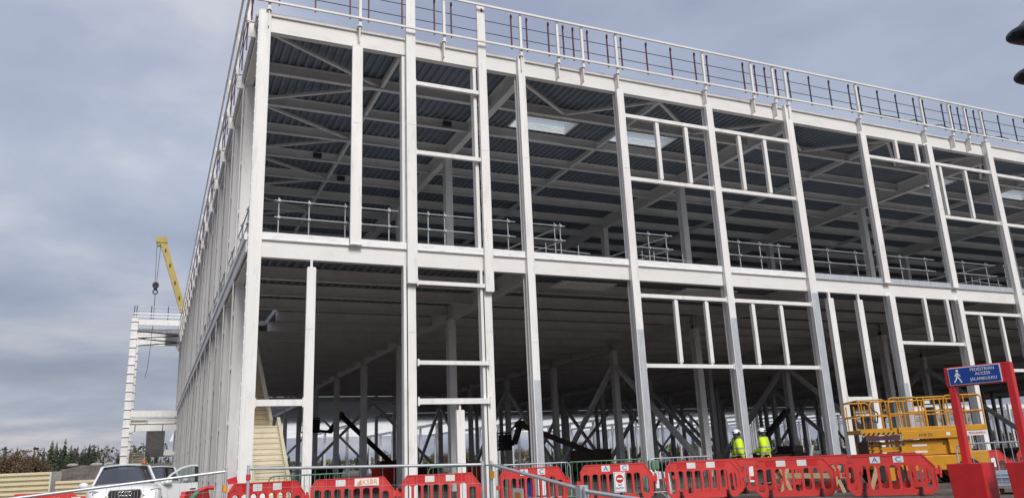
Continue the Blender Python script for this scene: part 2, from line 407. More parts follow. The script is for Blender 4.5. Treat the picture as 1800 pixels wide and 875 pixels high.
# edge beams of the front
def edge_beam(name, z0, z1, y):
    mb = MB(); h = z1 - z0
    xsg = [2.85, 12.6, 26.7, 40.9, 55.05, 69.2, XE]
    for a, b in zip(xsg[:-1], xsg[1:]):
        mb.ibeam((a, y, (z0 + z1) / 2), (b - .004, y, (z0 + z1) / 2), h, .26, .028, .10)
    # front closing plate: the cladding side of the beam is flush
    mb.box(2.85, XE, y - .125, y - .06, z0 + .03, z1 - .03)
    for a in (15.1, 20.7, 23.1):            # bolt groups
        for i in (-1, 1):
            for j in (-1, 1): mb.box(a + .09 * i - .022, a + .09 * i + .022, y - .135, y - .12, (z0 + z1) / 2 + .08 * j - .022, (z0 + z1) / 2 + .08 * j + .022)
    return B(mb, name, CREAM)
edge_beam('floor_edge_beam', ZF0, ZF1, 26.28)
edge_beam('roof_edge_beam', ZR0, ZR1, 26.28)
# bright edge angle on slab and roof (broken at the proud posts)
segs = [(2.85, 5.74), (6.16, 7.80), (8.16, 10.82), (11.14, 12.46), (12.78, 17.06), (17.42, 21.74), (22.10, 26.42), (26.86, 31.20), (31.62, 35.92), (36.35, 40.68), (41.12, 45.5), (45.9, 50.2), (50.6, 54.7), (55.2, XE)]
for i, (a, b) in enumerate(segs):
    mb = MB(); mb.box(a, b, 26.075, 26.14, 8.605, 8.86); mb.box(a, b, 26.06, 26.075, 8.605, 8.63); B(mb, 'slab_edge_angle', FLASH if i < 7 else GALV)
for i, (a, b) in enumerate([(2.85, 7.80), (8.16, 10.82), (11.14, 12.46), (12.78, 26.42), (26.86, 40.68), (41.12, XE)]):
    mb = MB(); mb.box(a, b, 26.075, 26.2, 16.905, 17.03 if i < 4 else 16.98); B(mb, 'roof_edge_angle', FLASH)

# outrigger frame of the roof guardrail on the front
rp = [2.75, 6.0, 9.3, 12.6, 14.3, 15.47, 17.15, 21.77, 24.55, 25.86, 26.62, 31.27, 35.9, 38.06, 39.32, 40.61, 45.3, 47.1, 50.0, 54.9, 59.6]
mb = MB()
mb.box(2.06, XE, 25.72, 25.80, 18.86, 18.94); mb.box(2.06, XE, 25.72, 25.80, 17.24, 17.31)
gr = B(mb, 'roof_guardrail', CREAM)
for x in rp:
    mb = MB(); mb.box(x - .05, x + .05, 25.81, 25.92, 17.0, 18.86); mb.box(x - .02, x + .02, 25.86, 26.13, 16.36, 17.0); mb.box(x - .09, x + .09, 25.84, 26.06, 17.0, 17.04)
    B(mb, 'post', CREAM, gr)
mb = MB()
mb.tube((2.4, 25.98, 18.36), (XE, 25.98, 18.36), .016, 6); mb.tube((2.4, 25.98, 17.82), (XE, 25.98, 17.82), .016, 6)
sr = B(mb, 'safety_rail', DARKRAIL)
for a, b in zip(rp[:-1], rp[1:]):
    k = max(1, round((b - a - .7) / 1.5)) if b - a > .9 else 0
    for i in range(k + 1):
        x = a + .35 + (b - a - .7) * i / max(1, k)
        mb = MB(); mb.box(x - .026, x + .026, 25.955, 26.005, 17.31, 18.84); mb.box(x - .04, x + .04, 25.94, 25.955, 18.7, 18.86); B(mb, 'post', MAROON if x < 26.5 else DARKRAIL, sr)
# loose sagging cable on the roof edge
mb = MB(); pts = []
for i in range(60):
    x = 31.4 + i * .25; pts.append((x, 26.37, 17.8 - .10 * abs(math.sin(i * .35)) - .05 * math.sin(i * .9)))
mb.path(pts, .03, 5); B(mb, 'roof_cable', DARKRAIL)
mb = MB(); mb.path([(6.3, 26.5, 17.05), (6.8, 26.4, 17.16), (7.3, 26.4, 17.12), (7.8, 26.45, 17.04)], .035, 5); B(mb, 'roof_cable', DARKRAIL)

# ---------- left side wall
SY = [30.65 + 4.30 * k for k in range(19)]
for i, y in enumerate(SY):
    mb = MB(); w_ = .38 if i % 2 == 0 else .32; z1 = ZR0 - .02
    mb.box(2.385, 2.42, y - .05, y + .22, 0, z1)                       # outer lip, then an open groove, then the web face
    mb.box(2.475, 2.475 + w_, y - .012, y + .012, 0, z1); mb.box(2.42, 2.50, y + .2, y + .22, 0, z1); mb.box(2.475 + w_, 2.495 + w_, y - .05, y + .22, 0, z1)
    for q in range(8): mb.box(2.42, 2.475, y - .01, y + .01, .9 + 2 * q, 1.0 + 2 * q)
    B(mb, 'side_post', WHITE if (i * 7) % 5 < 3 else WHITE2)
mb = MB(); mb.ibeam((2.60, 26.5, (ZF0 + ZF1) / 2), (2.60, 112, (ZF0 + ZF1) / 2), .58, .30, .03, .2); mb.box(2.38, 2.44, 26.3, 112, 8.2, 8.56); B(mb, 'floor_edge_beam', CREAM)
mb = MB(); mb.ibeam((2.60, 26.5, 16.6), (2.60, 112, 16.6), .6, .30, .03, .2); B(mb, 'roof_edge_beam', CREAM)
mb = MB(); mb.box(2.32, 2.42, 26.25, 112, 8.605, 8.84); B(mb, 'slab_edge_angle', FLASH)
mb = MB(); mb.box(2.36, 2.46, 26.25, 112, 16.905, 17.03); B(mb, 'roof_edge_angle', FLASH)
mb = MB(); mb.box(2.02, 2.10, 25.81, 112, 18.86, 18.94); mb.box(2.02, 2.10, 25.81, 112, 17.24, 17.31)
gl = B(mb, 'roof_guardrail', CREAM)
for i in range(20):
    y = 27 + i * 4.3
    mb = MB(); mb.box(2.11, 2.22, y - .05, y + .05, 17.0, 18.86); mb.box(2.18, 2.44, y - .02, y + .02, 16.45, 17.04); mb.box(2.08, 2.37, y - .07, y + .07, 17.05, 17.08); B(mb, 'post', CREAM, gl)
mb = MB(); mb.tube((2.30, 26.3, 18.42), (2.30, 112, 18.42), .017, 5); mb.tube((2.30, 26.3, 17.88), (2.30, 112, 17.88), .017, 5)
sl = B(mb, 'safety_rail', DARKRAIL)
for i in range(49):
    y = 27.4 + i * 1.72
    mb = MB(); mb.box(2.28, 2.33, y - .03, y + .03, 17.04, 18.95); B(mb, 'post', MAROON, sl)
# low guard tubes on the slab along the side
mb = MB(); mb.tube((2.50, 26.8, 9.95), (2.50, 60, 9.95), .025, 6); mb.tube((2.50, 26.8, 9.42), (2.50, 60, 9.42), .025, 6)
for i in range(17):
    y = 27.2 + i * 2; mb.tube((2.50, y, 8.86), (2.50, y, 10.05), .026, 6)
    mb.sphere((2.48, y, 9.95), .06, 6, 4); mb.sphere((2.48, y, 9.42), .06, 6, 4)
B(mb, 'edge_guardrail', SCAF)

# ---------- interior grid columns
pts = []
for x in GX:
    for k, y in enumerate([26.35 + 8.6 * i for i in range(17)]):
        if k == 0: continue
        pts.append((math.hypot(x - 12, y - 10) if x < XE + 60 else 1e6, x, y))
pts.sort()
def icol(m, x, y):
    two = y < 104 and x < XE + 1
    hcol(m, x, y - .19, 0, 16.0 if two else 7.6, .36, .40)
    if two: m.box(x - .1, x + .1, y - .24, y + .24, 7.3, 7.75)
for d, x, y in pts[:68]:
    mb = MB(); icol(mb, x, y); B(mb, 'column', INNER)
mb = MB()
for d, x, y in pts[68:]: icol(mb, x, y)
o = B(mb, 'far_columns', INNER); o['kind'] = 'stuff'

# ---------- beams: long secondary beams along the front, primaries into the depth
NB = 28
for k in range(1, NB):
    y = 26.35 + 2.8667 * k
    xa = 2.77
    xe = XE
    mb = MB(); mb.ibeam((xa, y, 16.47), (xe, y, 16.47), .44, .22, .022, .016); B(mb, 'roof_beam', INNER)
    xa2 = 2.77 if y < 78 else 26.75
    mb = MB(); mb.ibeam((4.9 if 37 < y < 42.5 else xa2, y, 8.22), (xe, y, 8.22), .46, .22, .022, .016)
    B(mb, 'floor_beam', INNER)
for x in GX[:9]:
    mb = MB(); mb.ibeam((x, 26.5, 16.32), (x, 104.6, 16.32), .74, .30, .03, .02); B(mb, 'roof_girder', INNER)
    mb = MB(); mb.ibeam((x, 26.5, 8.10), (x, 104.6, 8.10), .70, .30, .03, .02); B(mb, 'floor_girder', INNER)
# struts and roof bracing of the end bays
for x in (7.7, 19.6, 33.8, 47.9):
    mb = MB(); mb.bar((x, 26.45, 16.42), (x, 60, 16.42), .14, .24); B(mb, 'roof_strut', INNER)
for k in range(0, 12):
    y = 26.45 + 2.8667 * k
    mb = MB(); a, b = (2.9, 7.6) if k % 2 == 0 else (7.6, 2.9)
    mb.bar((a, y, 16.42), (b, y + 2.8, 16.42), .13, .10); B(mb, 'roof_brace', INNER)
for i in range(4):
    x0 = 12.7 + 14.15 * i
    for j in range(2):
        mb = MB(); mb.bar((x0 + 7.0 * j, 26.6, 16.42), (x0 + 3.5 + 7 * j, 29.1, 16.42), .13, .10); B(mb, 'roof_brace', INNER)
        mb = MB(); mb.bar((x0 + 3.6 + 7.0 * j, 29.1, 16.42), (x0 + 6.9 + 7 * j, 26.6, 16.42), .13, .10); B(mb, 'roof_brace', INNER)
# service conduits and junction boxes below the roof
mb = MB()
for x, y in ((9.3, 31.9), (11.3, 32.0), (6.4, 37.7), (8.2, 40.6)): mb.box(x, x + .42, y - .2, y - .12, 16.3, 16.55)
B(mb, 'junction_boxes', DGREY)

# ---------- decks (trapezoidal sheet, ribs run into the depth)
def trap(m, x0, x1, y0, y1, z, pitch=.32, h=.085):
    n = max(1, int(round((x1 - x0) / pitch))); p = (x1 - x0) / n; row = []
    for i in range(n):
        a = x0 + i * p
        row += [(a, z), (a + .36 * p, z), (a + .5 * p, z + h), (a + .86 * p, z + h)]
    row.append((x1, z))
    m.loft([[(x, y0, zz) for x, zz in row], [(x, y1, zz) for x, zz in row]], smooth=False)
SKY = [(14.5, 17.6), (19.9, 23.3), (40.9, 44.0), (49.2, 52.2)]
mb = MB()
yk = 26.42
ya, yb = 30.25, 31.65
trap(mb, 2.6, XE, 26.42, ya, 16.70)
xcur = 2.6
for a, b in SKY:
    trap(mb, xcur, a, ya, yb, 16.70); xcur = b
trap(mb, xcur, XE, ya, yb, 16.70)
trap(mb, 2.6, XE, yb, 105, 16.70)
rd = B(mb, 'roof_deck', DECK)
mb = MB(); xcur = 2.5
z0, z1 = 16.80, 16.90
mb.box(2.5, XE, 26.42, ya - .02, z0, z1)
for a, b in SKY: mb.box(xcur, a - .02, ya - .015, yb + .015, z0, z1); xcur = b + .02
mb.box(xcur, XE, ya - .015, yb + .015, z0, z1); mb.box(2.5, XE, yb + .02, 105, z0, z1)
B(mb, 'roof_insulation', CONC)
for a, b in SKY:
    mb = MB()
    for q in ((a, a + .06, ya, yb), (b - .06, b, ya, yb), (a + .06, b - .06, ya, ya + .06), (a + .06, b - .06, yb - .06, yb)):
        mb.box(*q, 16.62, 16.98)
    mb.box(a + .06, b - .06, (ya + yb) / 2 - .03, (ya + yb) / 2 + .03, 16.9, 16.96)
    sk = B(mb, 'skylight', FLASH)
    mb = MB()
    n = int((b - a) / .16)
    for i in range(1, n): mb.tube((a + (b - a) * i / n, ya + .06, 16.66), (a + (b - a) * i / n, yb - .06, 16.66), .009, 4)
    for i in range(1, 10): mb.tube((a + .06, ya + (yb - ya) * i / 10, 16.67), (b - .06, ya + (yb - ya) * i / 10, 16.67), .009, 4)
    B(mb, 'fall_net', FLASH, sk)
    mb = MB(); mb.box(a + .06, b - .06, ya + .06, yb - .06, 16.965, 16.975); B(mb, 'pane', GLASS, sk)

mb = MB(); trap(mb, 5.0, XE, 26.44, 78, 8.46); trap(mb, 2.77, 4.98, 42.5, 78, 8.46); trap(mb, 2.77, 4.98, 26.44, 37, 8.46); trap(mb, 26.75, XE, 78.01, 105, 8.46)
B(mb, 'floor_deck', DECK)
mb = MB(); mb.box(4.98, XE, 26.43, 78, 8.56, 8.80); mb.box(2.62, 4.97, 42.4, 78, 8.56, 8.80); mb.box(26.75, XE, 78.02, 105, 8.56, 8.80); mb.box(2.62, 4.97, 26.43, 37, 8.56, 8.80)
B(mb, 'floor_slab', CONC)
for a, b in ((14.35, 16.85), (20.3, 23.0)):
    mb = MB(); mb.box(a, b, 26.75, 27.95, 7.93, 7.97)
    for xx in (a + .2, b - .3): mb.box(xx, xx + .08, 27.0, 27.06, 7.90, 7.93)
    B(mb, 'soffit_panel', FLASH)
# guard tubes on the first floor, front edge
def edge_rail(x0, x1, posts, extra=False):
    mb = MB(); y = 26.75
    mb.tube((x0, y, 10.22), (x1, y, 10.22), .024, 6); mb.tube((x0, y, 9.62), (x1, y, 9.62), .024, 6)
    for x in posts:
        mb.tube((x, y + .05, 8.8), (x, y + .05, 10.34), .026, 6)
        for z in (10.22, 9.62): mb.box(x - .045, x + .045, y - .05, y + .09, z - .04, z + .04)
    if extra:
        mb.tube((x1 - .1, y, 10.22), (x1 - 1.1, y + 3.6, 10.1), .024, 6); mb.tube((x1 - .1, y, 9.62), (x1 - 1.1, y + 3.6, 9.55), .024, 6)
        mb.tube((x1 - 1.4, y + .5, 9.42), (x1 + 1.6, y + .9, 9.42), .022, 6)
        for t in (-1.2, -.6, .9): mb.tube((x1 + t, y + .6, 8.8), (x1 + t, y + .6, 9.65), .022, 6)
    B(mb, 'edge_guardrail', SCAF)
edge_rail(3.3, 7.7, [3.45, 4.48, 5.75, 6.3, 7.35]); edge_rail(8.2, 10.8, [8.85, 9.5]); edge_rail(11.2, 12.4, [11.35, 12.1])
edge_rail(12.8, 14.6, [12.95, 14.15, 14.4], True); edge_rail(17.5, 19.8, [17.65, 18.6, 19.5], True); edge_rail(22.6, 26.4, [22.75, 23.4, 24.6, 25.7], False)
edge_rail(27.0, 31.1, [27.1, 28.7, 30.5]); edge_rail(31.7, 35.9, [33.5, 35.3]); edge_rail(36.5, 40.6, [38.1, 39.9], True); edge_rail(41.2, 45.5, [41.4, 43.2, 45])

# ---------- vertical bracing between interior columns
def brace(x, ya_, za, yb_, zb):
    mb = MB(); mb.bar((x, ya_, za), (x, yb_, zb), .26, .26, (1, 0, 0)); B(mb, 'brace', INNER)
for x in (26.75, 40.9, 55.05):
    for k in (2, 4, 6):
        y = 26.35 + 8.6 * k; brace(x, y - .3, 6.7, y - 8.1, .7); brace(x, y + .3, 6.7, y + 8.1, .7)
def braceX(y, x0, za, x1, zb):
    mb = MB(); mb.bar((x0, y, za), (x1, y, zb), .26, .26, (0, 1, 0)); B(mb, 'brace', INNER)
for y in (26.35 + 8.6 * 6, 26.35 + 8.6 * 9):
    for x in (12.6, 40.9, 69.2): braceX(y, x + .3, .7, x + 7.1, 7.3); braceX(y, x + 13.8, .7, x + 7.2, 7.3)

# ---------- single storey part behind: open white purlins, shadowed gaps drawn as black slots
random.seed(5)
y0 = 78.05; k = 0
mb = MB()
while y0 < 168:
    xb = 26.6 if y0 + 1.43 < 105.2 else GX[-1]
    for x0_ in [3.0] + [x for x in GX if x < xb - 1]:
        x1_ = min([x for x in GX + [26.6] if x > x0_ + .5] + [xb])
        mb.ibeam((x0_ + .03, y0, 7.72), (x1_ - .03, y0, 7.72), .46, .16, .02, .015)
    y0 += 2.8667
o = B(mb, 'rear_roof_purlins', DECKW); o['kind'] = 'stuff'
for x in GX:
    if x < 20: mb = MB(); mb.ibeam((x, 78.1, 7.3), (x, 168, 7.3), .42, .28, .03, .02)
    else: mb = MB(); mb.ibeam((x, 105.3, 7.3), (x, 168, 7.3), .42, .28, .03, .02)
    B(mb, 'rear_roof_girder', DECKW)
mb = MB()
for i in range(260):
    x = random.uniform(5, 200); k = random.randrange(0, 31); y = 78.05 + 2.8667 * k
    if y < 106 and x > 25: continue
    mb.box(x, x + random.uniform(.6, 1.3), y - .035, y - .012, 7.66, 7.82)
o = B(mb, 'gap_shadow_boxes', BLACK); o['kind'] = 'stuff'  # black boxes on the web faces, standing in for dark gaps and shadows

# ------------------------------------------------------------------ cream staircase inside the corner bay
st = thing('staircase', 'cream wrapped straight staircase climbing inside the corner bay to the first floor', 'staircase', (3.7, 28.0, 0))
def SB(m, n, mt, p=st): return m.build(n, mt, p, (3.7, 28.0, 0))
STAIRU = mat('rusty_timber_stair', (.50, .40, .26), .65, 0, .15, 1.5, dirt=(.34, .17, .06), dirt_amt=.8)
def flight(x0, x1, ya_, za, yb_, zb, m_=STAIR):
    n = int(round((zb - za) / .2)); mb = MB(); ml = MB()
    for i in range(n):
        y = ya_ + (yb_ - ya_) * i / n; z = za + (zb - za) * (i + 1) / n; dy = (yb_ - ya_) / n
        mb.box(x0, x1, y, y + dy + .06, z - .055, z); mb.box(x0, x1, y + .03, y + .055, z - (zb - za) / n + .012, z - .056)
        if 0: ml.box(x0 + .01, x1 - .01, y + .005, y + .024, z - .145, z - .06)
    SB(mb, 'treads', m_)
    if ml.v: SB(ml, 'nosings', STAIRO)
    for x in (x0 - .05, x1 + .05):
        mb = MB(); mb.bar((x, ya_ - .1, za + .12), (x, yb_ + .1, zb + .17), .11, .40); SB(mb, 'stringer', STAIR)
flight(3.22, 4.28, 27.8, 0, 31.5, 2.85)
mb = MB(); mb.box(3.2, 4.35, 31.56, 32.3, 2.72, 2.84); SB(mb, 'landing', STAIR)
flight(3.22, 4.10, 32.3, 2.85, 41.4, 8.6, STAIRU)

# ------------------------------------------------------------------ stair tower further down the left side
tw = thing('stair_tower', 'open white steel stair tower standing against the far left side of the frame', 'stair tower', (0, 100, 0))
def TB(m, n, mt, p=tw): return m.build(n, mt, p, (0, 100, 0))
for x, y in ((-2.75, 100), (-2.75, 112)):
    mb = MB(); mb.box(x - .32, x + .32, y - .3, y + .3, 0, 19.0)
    c = TB(mb, 'column', WHITE)
    mb = MB()
    for i in range(19): mb.box(x - .38, x + .38, y - .36, y + .36, .55 + i, .66 + i)
    mb.box(x - .355, x - .325, y - .2, y + .2, .4, 18.9); mb.m = 1
    for i in range(19): mb.box(x - .36, x + .36, y - .345, y + .345, .49 + i, .545 + i)
    TB(mb, 'cladding_rails', [FLASH, DGREY], c)
mb = MB(); mb.box(-2.42, 2.55, 99.85, 100.05, 18.2, 18.86); TB(mb, 'beam', WHITE)
for z, y in [(17.8, 101.5 + 1.75 * k) for k in range(7)]:
    mb = MB(); mb.ibeam((-2.42, y, z), (2.55, y, z), .4, .2, .03, .02); TB(mb, 'beam', WHITE)
mb = MB(); trap(mb, .6, 2.3, 102, 112.4, 18.1, .3, .06); TB(mb, 'roof_deck', GALV)
for a, b in (((-2.4, 100.3), (2.4, 103)), ((2.4, 103.1), (-2.4, 105.8)), ((-2.4, 106), (2.4, 108.7)), ((2.4, 108.8), (-2.4, 111.8))):
    mb = MB(); mb.bar((*a, 17.55), (*b, 17.55), .1, .12); TB(mb, 'brace', DGREY)
for x in (-2.9, -2.65, -1.1, .7, 2.3):
    mb = MB(); mb.box(x - .05, x + .05, 99.9, 100.0, 18.9, 20.5); TB(mb, 'guard_post', DARKRAIL)
mb = MB()
for z in (20.4, 19.95): mb.tube((-2.95, 99.95, z), (2.55, 99.95, z), .03, 5)
TB(mb, 'guard_rails', TUBE)
mb = MB(); mb.box(-2.95, 2.55, 99.6, 99.75, 19.45, 19.58); mb.box(-2.95, 2.55, 99.6, 99.75, 19.1, 19.22); TB(mb, 'outrigger_rail', FLASH)
mb = MB(); mb.box(-2.42, 2.5, 99.85, 100.05, 7.72, 8.42); TB(mb, 'beam', WHITE)
mb = MB(); mb.box(-2.42, 2.5, 99.5, 99.7, 6.15, 6.85)
TB(mb, 'beam', WHITE)
mb = MB(); mb.box(-2.42, 2.5, 99.48, 99.72, 6.86, 6.94)
for x in (-1.9, .95): mb.box(x, x + .08, 99.44, 99.49, 6.1, 6.85)
TB(mb, 'beam_edge', DGREY)
for y, z in ((101.5, 7.5), (103, 7.5), (104.5, 7.5), (106, 7.5)):
    mb = MB(); mb.ibeam((-.6, y, z), (2.5, y, z), .4, .2, .03, .02); TB(mb, 'beam', WHITE)
mb = MB(); mb.box(-2.42, -.5, 100.1, 101.6, 6.9, 7.0); TB(mb, 'landing', CONC)
def tflight(x0, x1, ya_, za, yb_, zb, m1, nm):
    mb = MB(); n = 14
    for i in range(n):
        y = ya_ + (yb_ - ya_) * (i + .5) / n; z = za + (zb - za) * (i + 1) / n; s_ = abs(yb_ - ya_) / n
        mb.box(x0 + .06, x1 - .06, y - s_ / 2, y + s_ / 2, z - .05, z); mb.box(x0 + .06, x1 - .06, y - .02, y + .02, z - .2, z - .051)
    f = TB(mb, nm, m1)
    for x in (x0, x1):
        mb = MB(); mb.bar((x, ya_, za + .05), (x, yb_, zb + .05), .1, .36); TB(mb, 'stringer', m1, f)
mb = MB(); mb.add([(-2.35, 100.15, 6.98), (-.72, 100.15, 6.98), (-.72, 101.6, 7.68), (-2.35, 101.6, 7.68), (-2.35, 100.15, 6.88), (-.72, 100.15, 6.88), (-.72, 101.7, 7.6), (-2.35, 101.7, 7.6)], [(0, 1, 2, 3), (7, 6, 5, 4), (0, 4, 5, 1), (1, 5, 6, 2), (2, 6, 7, 3), (3, 7, 4, 0)]); TB(mb, 'ramp_sheet', STAIR)
tflight(-.6, 1.25, 105.5, 3.6, 100.2, 6.2, LIGHTGREY, 'stair_flight')
tflight(-2.35, -.68, 99.2, 0, 105.5, 3.9, STAIR, 'stair_flight')
mb = MB(); mb.box(-2.4, 2.3, 105.4, 107, 3.45, 3.62); TB(mb, 'landing', CONC)
mb = MB(); mb.box(1.3, 2.5, 100.0, 100.2, 3.45, 3.9); TB(mb, 'beam', WHITE)
mb = MB(); mb.path([(-.9, 100.4, 17.9), (-.92, 100.4, 16), (-1.0, 100.4, 14.4), (-1.1, 100.4, 13.2), (-1.25, 100.4, 12.1)], .03, 5); TB(mb, 'hanging_cable', DGREY)

# ------------------------------------------------------------------ crane far behind the building
cr = thing('mobile_crane', 'yellow telescopic mobile crane with raised boom behind the building', 'crane', (12, 150, 0))
def CB(m, n, mt, p=cr): return m.build(n, mt, p, (12, 150, 0))
tip, root = V((-.75, 150, 42.3)), V((12.0, 150, 3.2))
d = (root - tip).normalized()
for a, b, w, h in ((0, .40, .95, 1.05), (.39, .72, 1.2, 1.35), (.71, 1., 1.45, 1.65)):
    mb = MB(); p0, p1 = tip.lerp(root, a), tip.lerp(root, b); mb.bar(p0, p1, w, h); q = tip.lerp(root, b - .005)
    mb.bar(q, q + d * .35, w + .3, h + .3); CB(mb, 'boom', YELD)
mb = MB(); sd = V((0, -1, 0))
for a in (.05, .12, .2, .27, .34, .45, .55, .63, .8, .9):
    p = tip.lerp(root, a); mb.box(p.x - .12, p.x + .12, p.y - .9, p.y - .6, p.z - .2, p.z + .2)
CB(mb, 'boom_markings', DGREY)
mb = MB(); mb.box(-1.75, .1, 149.4, 150.6, 41.7, 42.7); mb.box(-1.6, -1.05, 149.6, 150.4, 41.1, 41.75)
mb.tube((-1.3, 149.5, 42.2), (-1.3, 150.5, 42.2), .55, 12); mb.tube((-.5, 150, 42.7), (-.4, 150, 43.2), .06, 5); CB(mb, 'boom_head', YELD)
mb = MB(); mb.tube((-1.62, 150, 41.6), (-1.45, 150, 34.3), .045, 5); mb.tube((-.98, 150, 41.6), (-1.2, 150, 34.3), .045, 5); CB(mb, 'hoist_rope', DGREY)
mb = MB(); mb.tube((-1.32, 149.75, 33.9), (-1.32, 150.25, 33.9), .55, 12); mb.box(-1.62, -1.02, 149.8, 150.2, 33.1, 33.9); mb.torus((-1.3, 150, 32.7), .36, .11, (0, 1, 0), 12, 5); CB(mb, 'hook_block', BLACK)
mb = MB(); mb.tube((-1.3, 150, 32.3), (-1.25, 150, 24), .06, 5); CB(mb, 'sling', DGREY)
mb = MB(); mb.box(9.5, 21.5, 148.7, 151.3, 1.0, 2.0); mb.box(10.5, 14, 148.8, 151.2, 2.0, 3.6); CB(mb, 'carrier', YELD)
for x in (10.5, 12.5, 17.5, 19.5):
    for y in (148.6, 151.1):
        mb = MB(); mb.tube((x, y, .65), (x, y + .35, .65), .65, 16); CB(mb, 'wheel', BLACK)

# ------------------------------------------------------------------ trees
def conifer(seed, h, rad, m):
    rnd = random.Random(seed)
    t = MB(); t.cone((0, 0, -.2), (0, 0, h * .97), h * .013 + .06, .02, 6)
    c = MB(); L = 30
    for i in range(L):
        f = i / (L - 1); z = h * (.10 + .90 * f); r = rad * (1 - f) ** .85 + .08
        nb = 9 if f < .8 else 6
        a0 = rnd.random() * 6.28
        for k in range(nb):
            if rnd.random() < .10: continue
            a = a0 + 6.283 * k / nb + rnd.uniform(-.3, .3); rr = r * rnd.uniform(.6, 1.2); dx, dy = math.cos(a), math.sin(a)
            p = [(0, 0, z + .1)]
            for q in (.35, .7, 1.):
                w = rr * .24 * (1.15 - q * .8); zz = z - rr * .38 * q * q + rnd.uniform(-.08, .08); xx, yy = dx * rr * q, dy * rr * q
                p += [(xx - dy * w, yy + dx * w, zz - .14), (xx + dy * w, yy - dx * w, zz - .14), (xx, yy, zz + .12)]
            c.add(p, [(0, 1, 3), (0, 3, 2), (1, 4, 6), (1, 6, 3), (3, 6, 5), (3, 5, 2), (4, 7, 9), (4, 9, 6), (6, 9, 8), (6, 8, 5)])
    return t, c, m
def bare(seed, h, leafy=0):
    rnd = random.Random(seed); t = MB(); tw_ = MB(); lf = MB()
    def grow(p, d, L, r, lev):
        q = p + d * L
        (t if lev < 2 else tw_).cone(p, q, r, r * .62, 5 if lev < 2 else 3, False)
        if leafy and lev >= 2:
            for _ in range(3):
                c = q + V((rnd.gauss(0, .35), rnd.gauss(0, .35), rnd.gauss(0, .3))); s_ = rnd.uniform(.12, .3)
                a, b = V((rnd.gauss(0, 1), rnd.gauss(0, 1), rnd.gauss(0, 1))).normalized() * s_, V((rnd.gauss(0, 1), rnd.gauss(0, 1), rnd.gauss(0, 1))).normalized() * s_
                lf.add([c - a, c + b, c + a, c - b], [(0, 1, 2, 3)])
        if lev >= 4: return
        for _ in range(4 if lev else 3):
            nd = (d + V((rnd.gauss(0, .5), rnd.gauss(0, .5), rnd.uniform(-.05, .4)))).normalized()
            grow(p.lerp(q, rnd.uniform(.5, 1)), nd, L * rnd.uniform(.5, .78), r * .5, lev + 1)
    p = V((0, 0, -.2)); d = V((rnd.uniform(-.08, .08), rnd.uniform(-.08, .08), 1)).normalized()
    t.cone(p, p + d * h * .45, .17, .12, 6, False)
    grow(p + d * h * .45, d, h * .22, .12, 0); grow(p + d * h * .3, (d + V((.5, .2, .2))).normalized(), h * .15, .06, 1); grow(p + d * h * .38, (d + V((-.5, -.2, .2))).normalized(), h * .15, .06, 1)
    return t, tw_, lf
def bushy(seed, h, rad, m):
    rnd = random.Random(seed); t = MB(); c = MB()
    lob = [(rnd.gauss(0, rad * .45), rnd.gauss(0, rad * .45), h * rnd.uniform(.3, .82), rad * rnd.uniform(.35, .6)) for _ in range(11)]
    t.cone((0, 0, -.2), (0, 0, h * .5), .14, .06, 6, False)
    for x, y, z, r in lob: t.cone((0, 0, h * .25), (x, y, z), .05, .02, 4, False)
    for x, y, z, r in lob:
        for _ in range(170):
            d = V((rnd.gauss(0, 1), rnd.gauss(0, 1), rnd.gauss(0, .9))).normalized() * r * rnd.uniform(.4, 1.15) + V((x, y, z)); s_ = rnd.uniform(.11, .27)
            a, b = V((rnd.gauss(0, 1), rnd.gauss(0, 1), rnd.gauss(0, 1))).normalized() * s_, V((rnd.gauss(0, 1), rnd.gauss(0, 1), rnd.gauss(0, 1))).normalized() * s_
            c.add([d - a, d + b, d + a, d - b], [(0, 1, 2, 3)])
    return t, c, m
protos = {}
def tree(kind, name, label, cat, group, build, loc, rz, s):
    if kind not in protos:
        o = thing(name, label, cat, loc, rz, group); build(o); protos[kind] = o; o.scale = s; return o
    return dup(protos[kind], loc, rz, label, group, s)
def mk(parts):
    def f(o):
        for m, n, mt in parts: m.build(n, mt, o)
    return f
def con(seed, h, r, m):
    t, c, mm = conifer(seed, h, r, m); return mk([(t, 'trunk', BARK), (c, 'crown', mm)])
def brc(seed, h, leafy):
    t, w, l = bare(seed, h, leafy); ps = [(t, 'trunk', BIRCH), (w, 'branches', TWIG)]
    if leafy: ps.append((l, 'leaves', AUTUMN))
    return mk(ps)
def bsh(seed, h, r, m):
    t, c, mm = bushy(seed, h, r, m); return mk([(t, 'trunk', BARK), (c, 'crown', mm)])
rnd = random.Random(3)
def polar(a, r): return (r * math.sin(R(a)), r * math.cos(R(a)), 0)
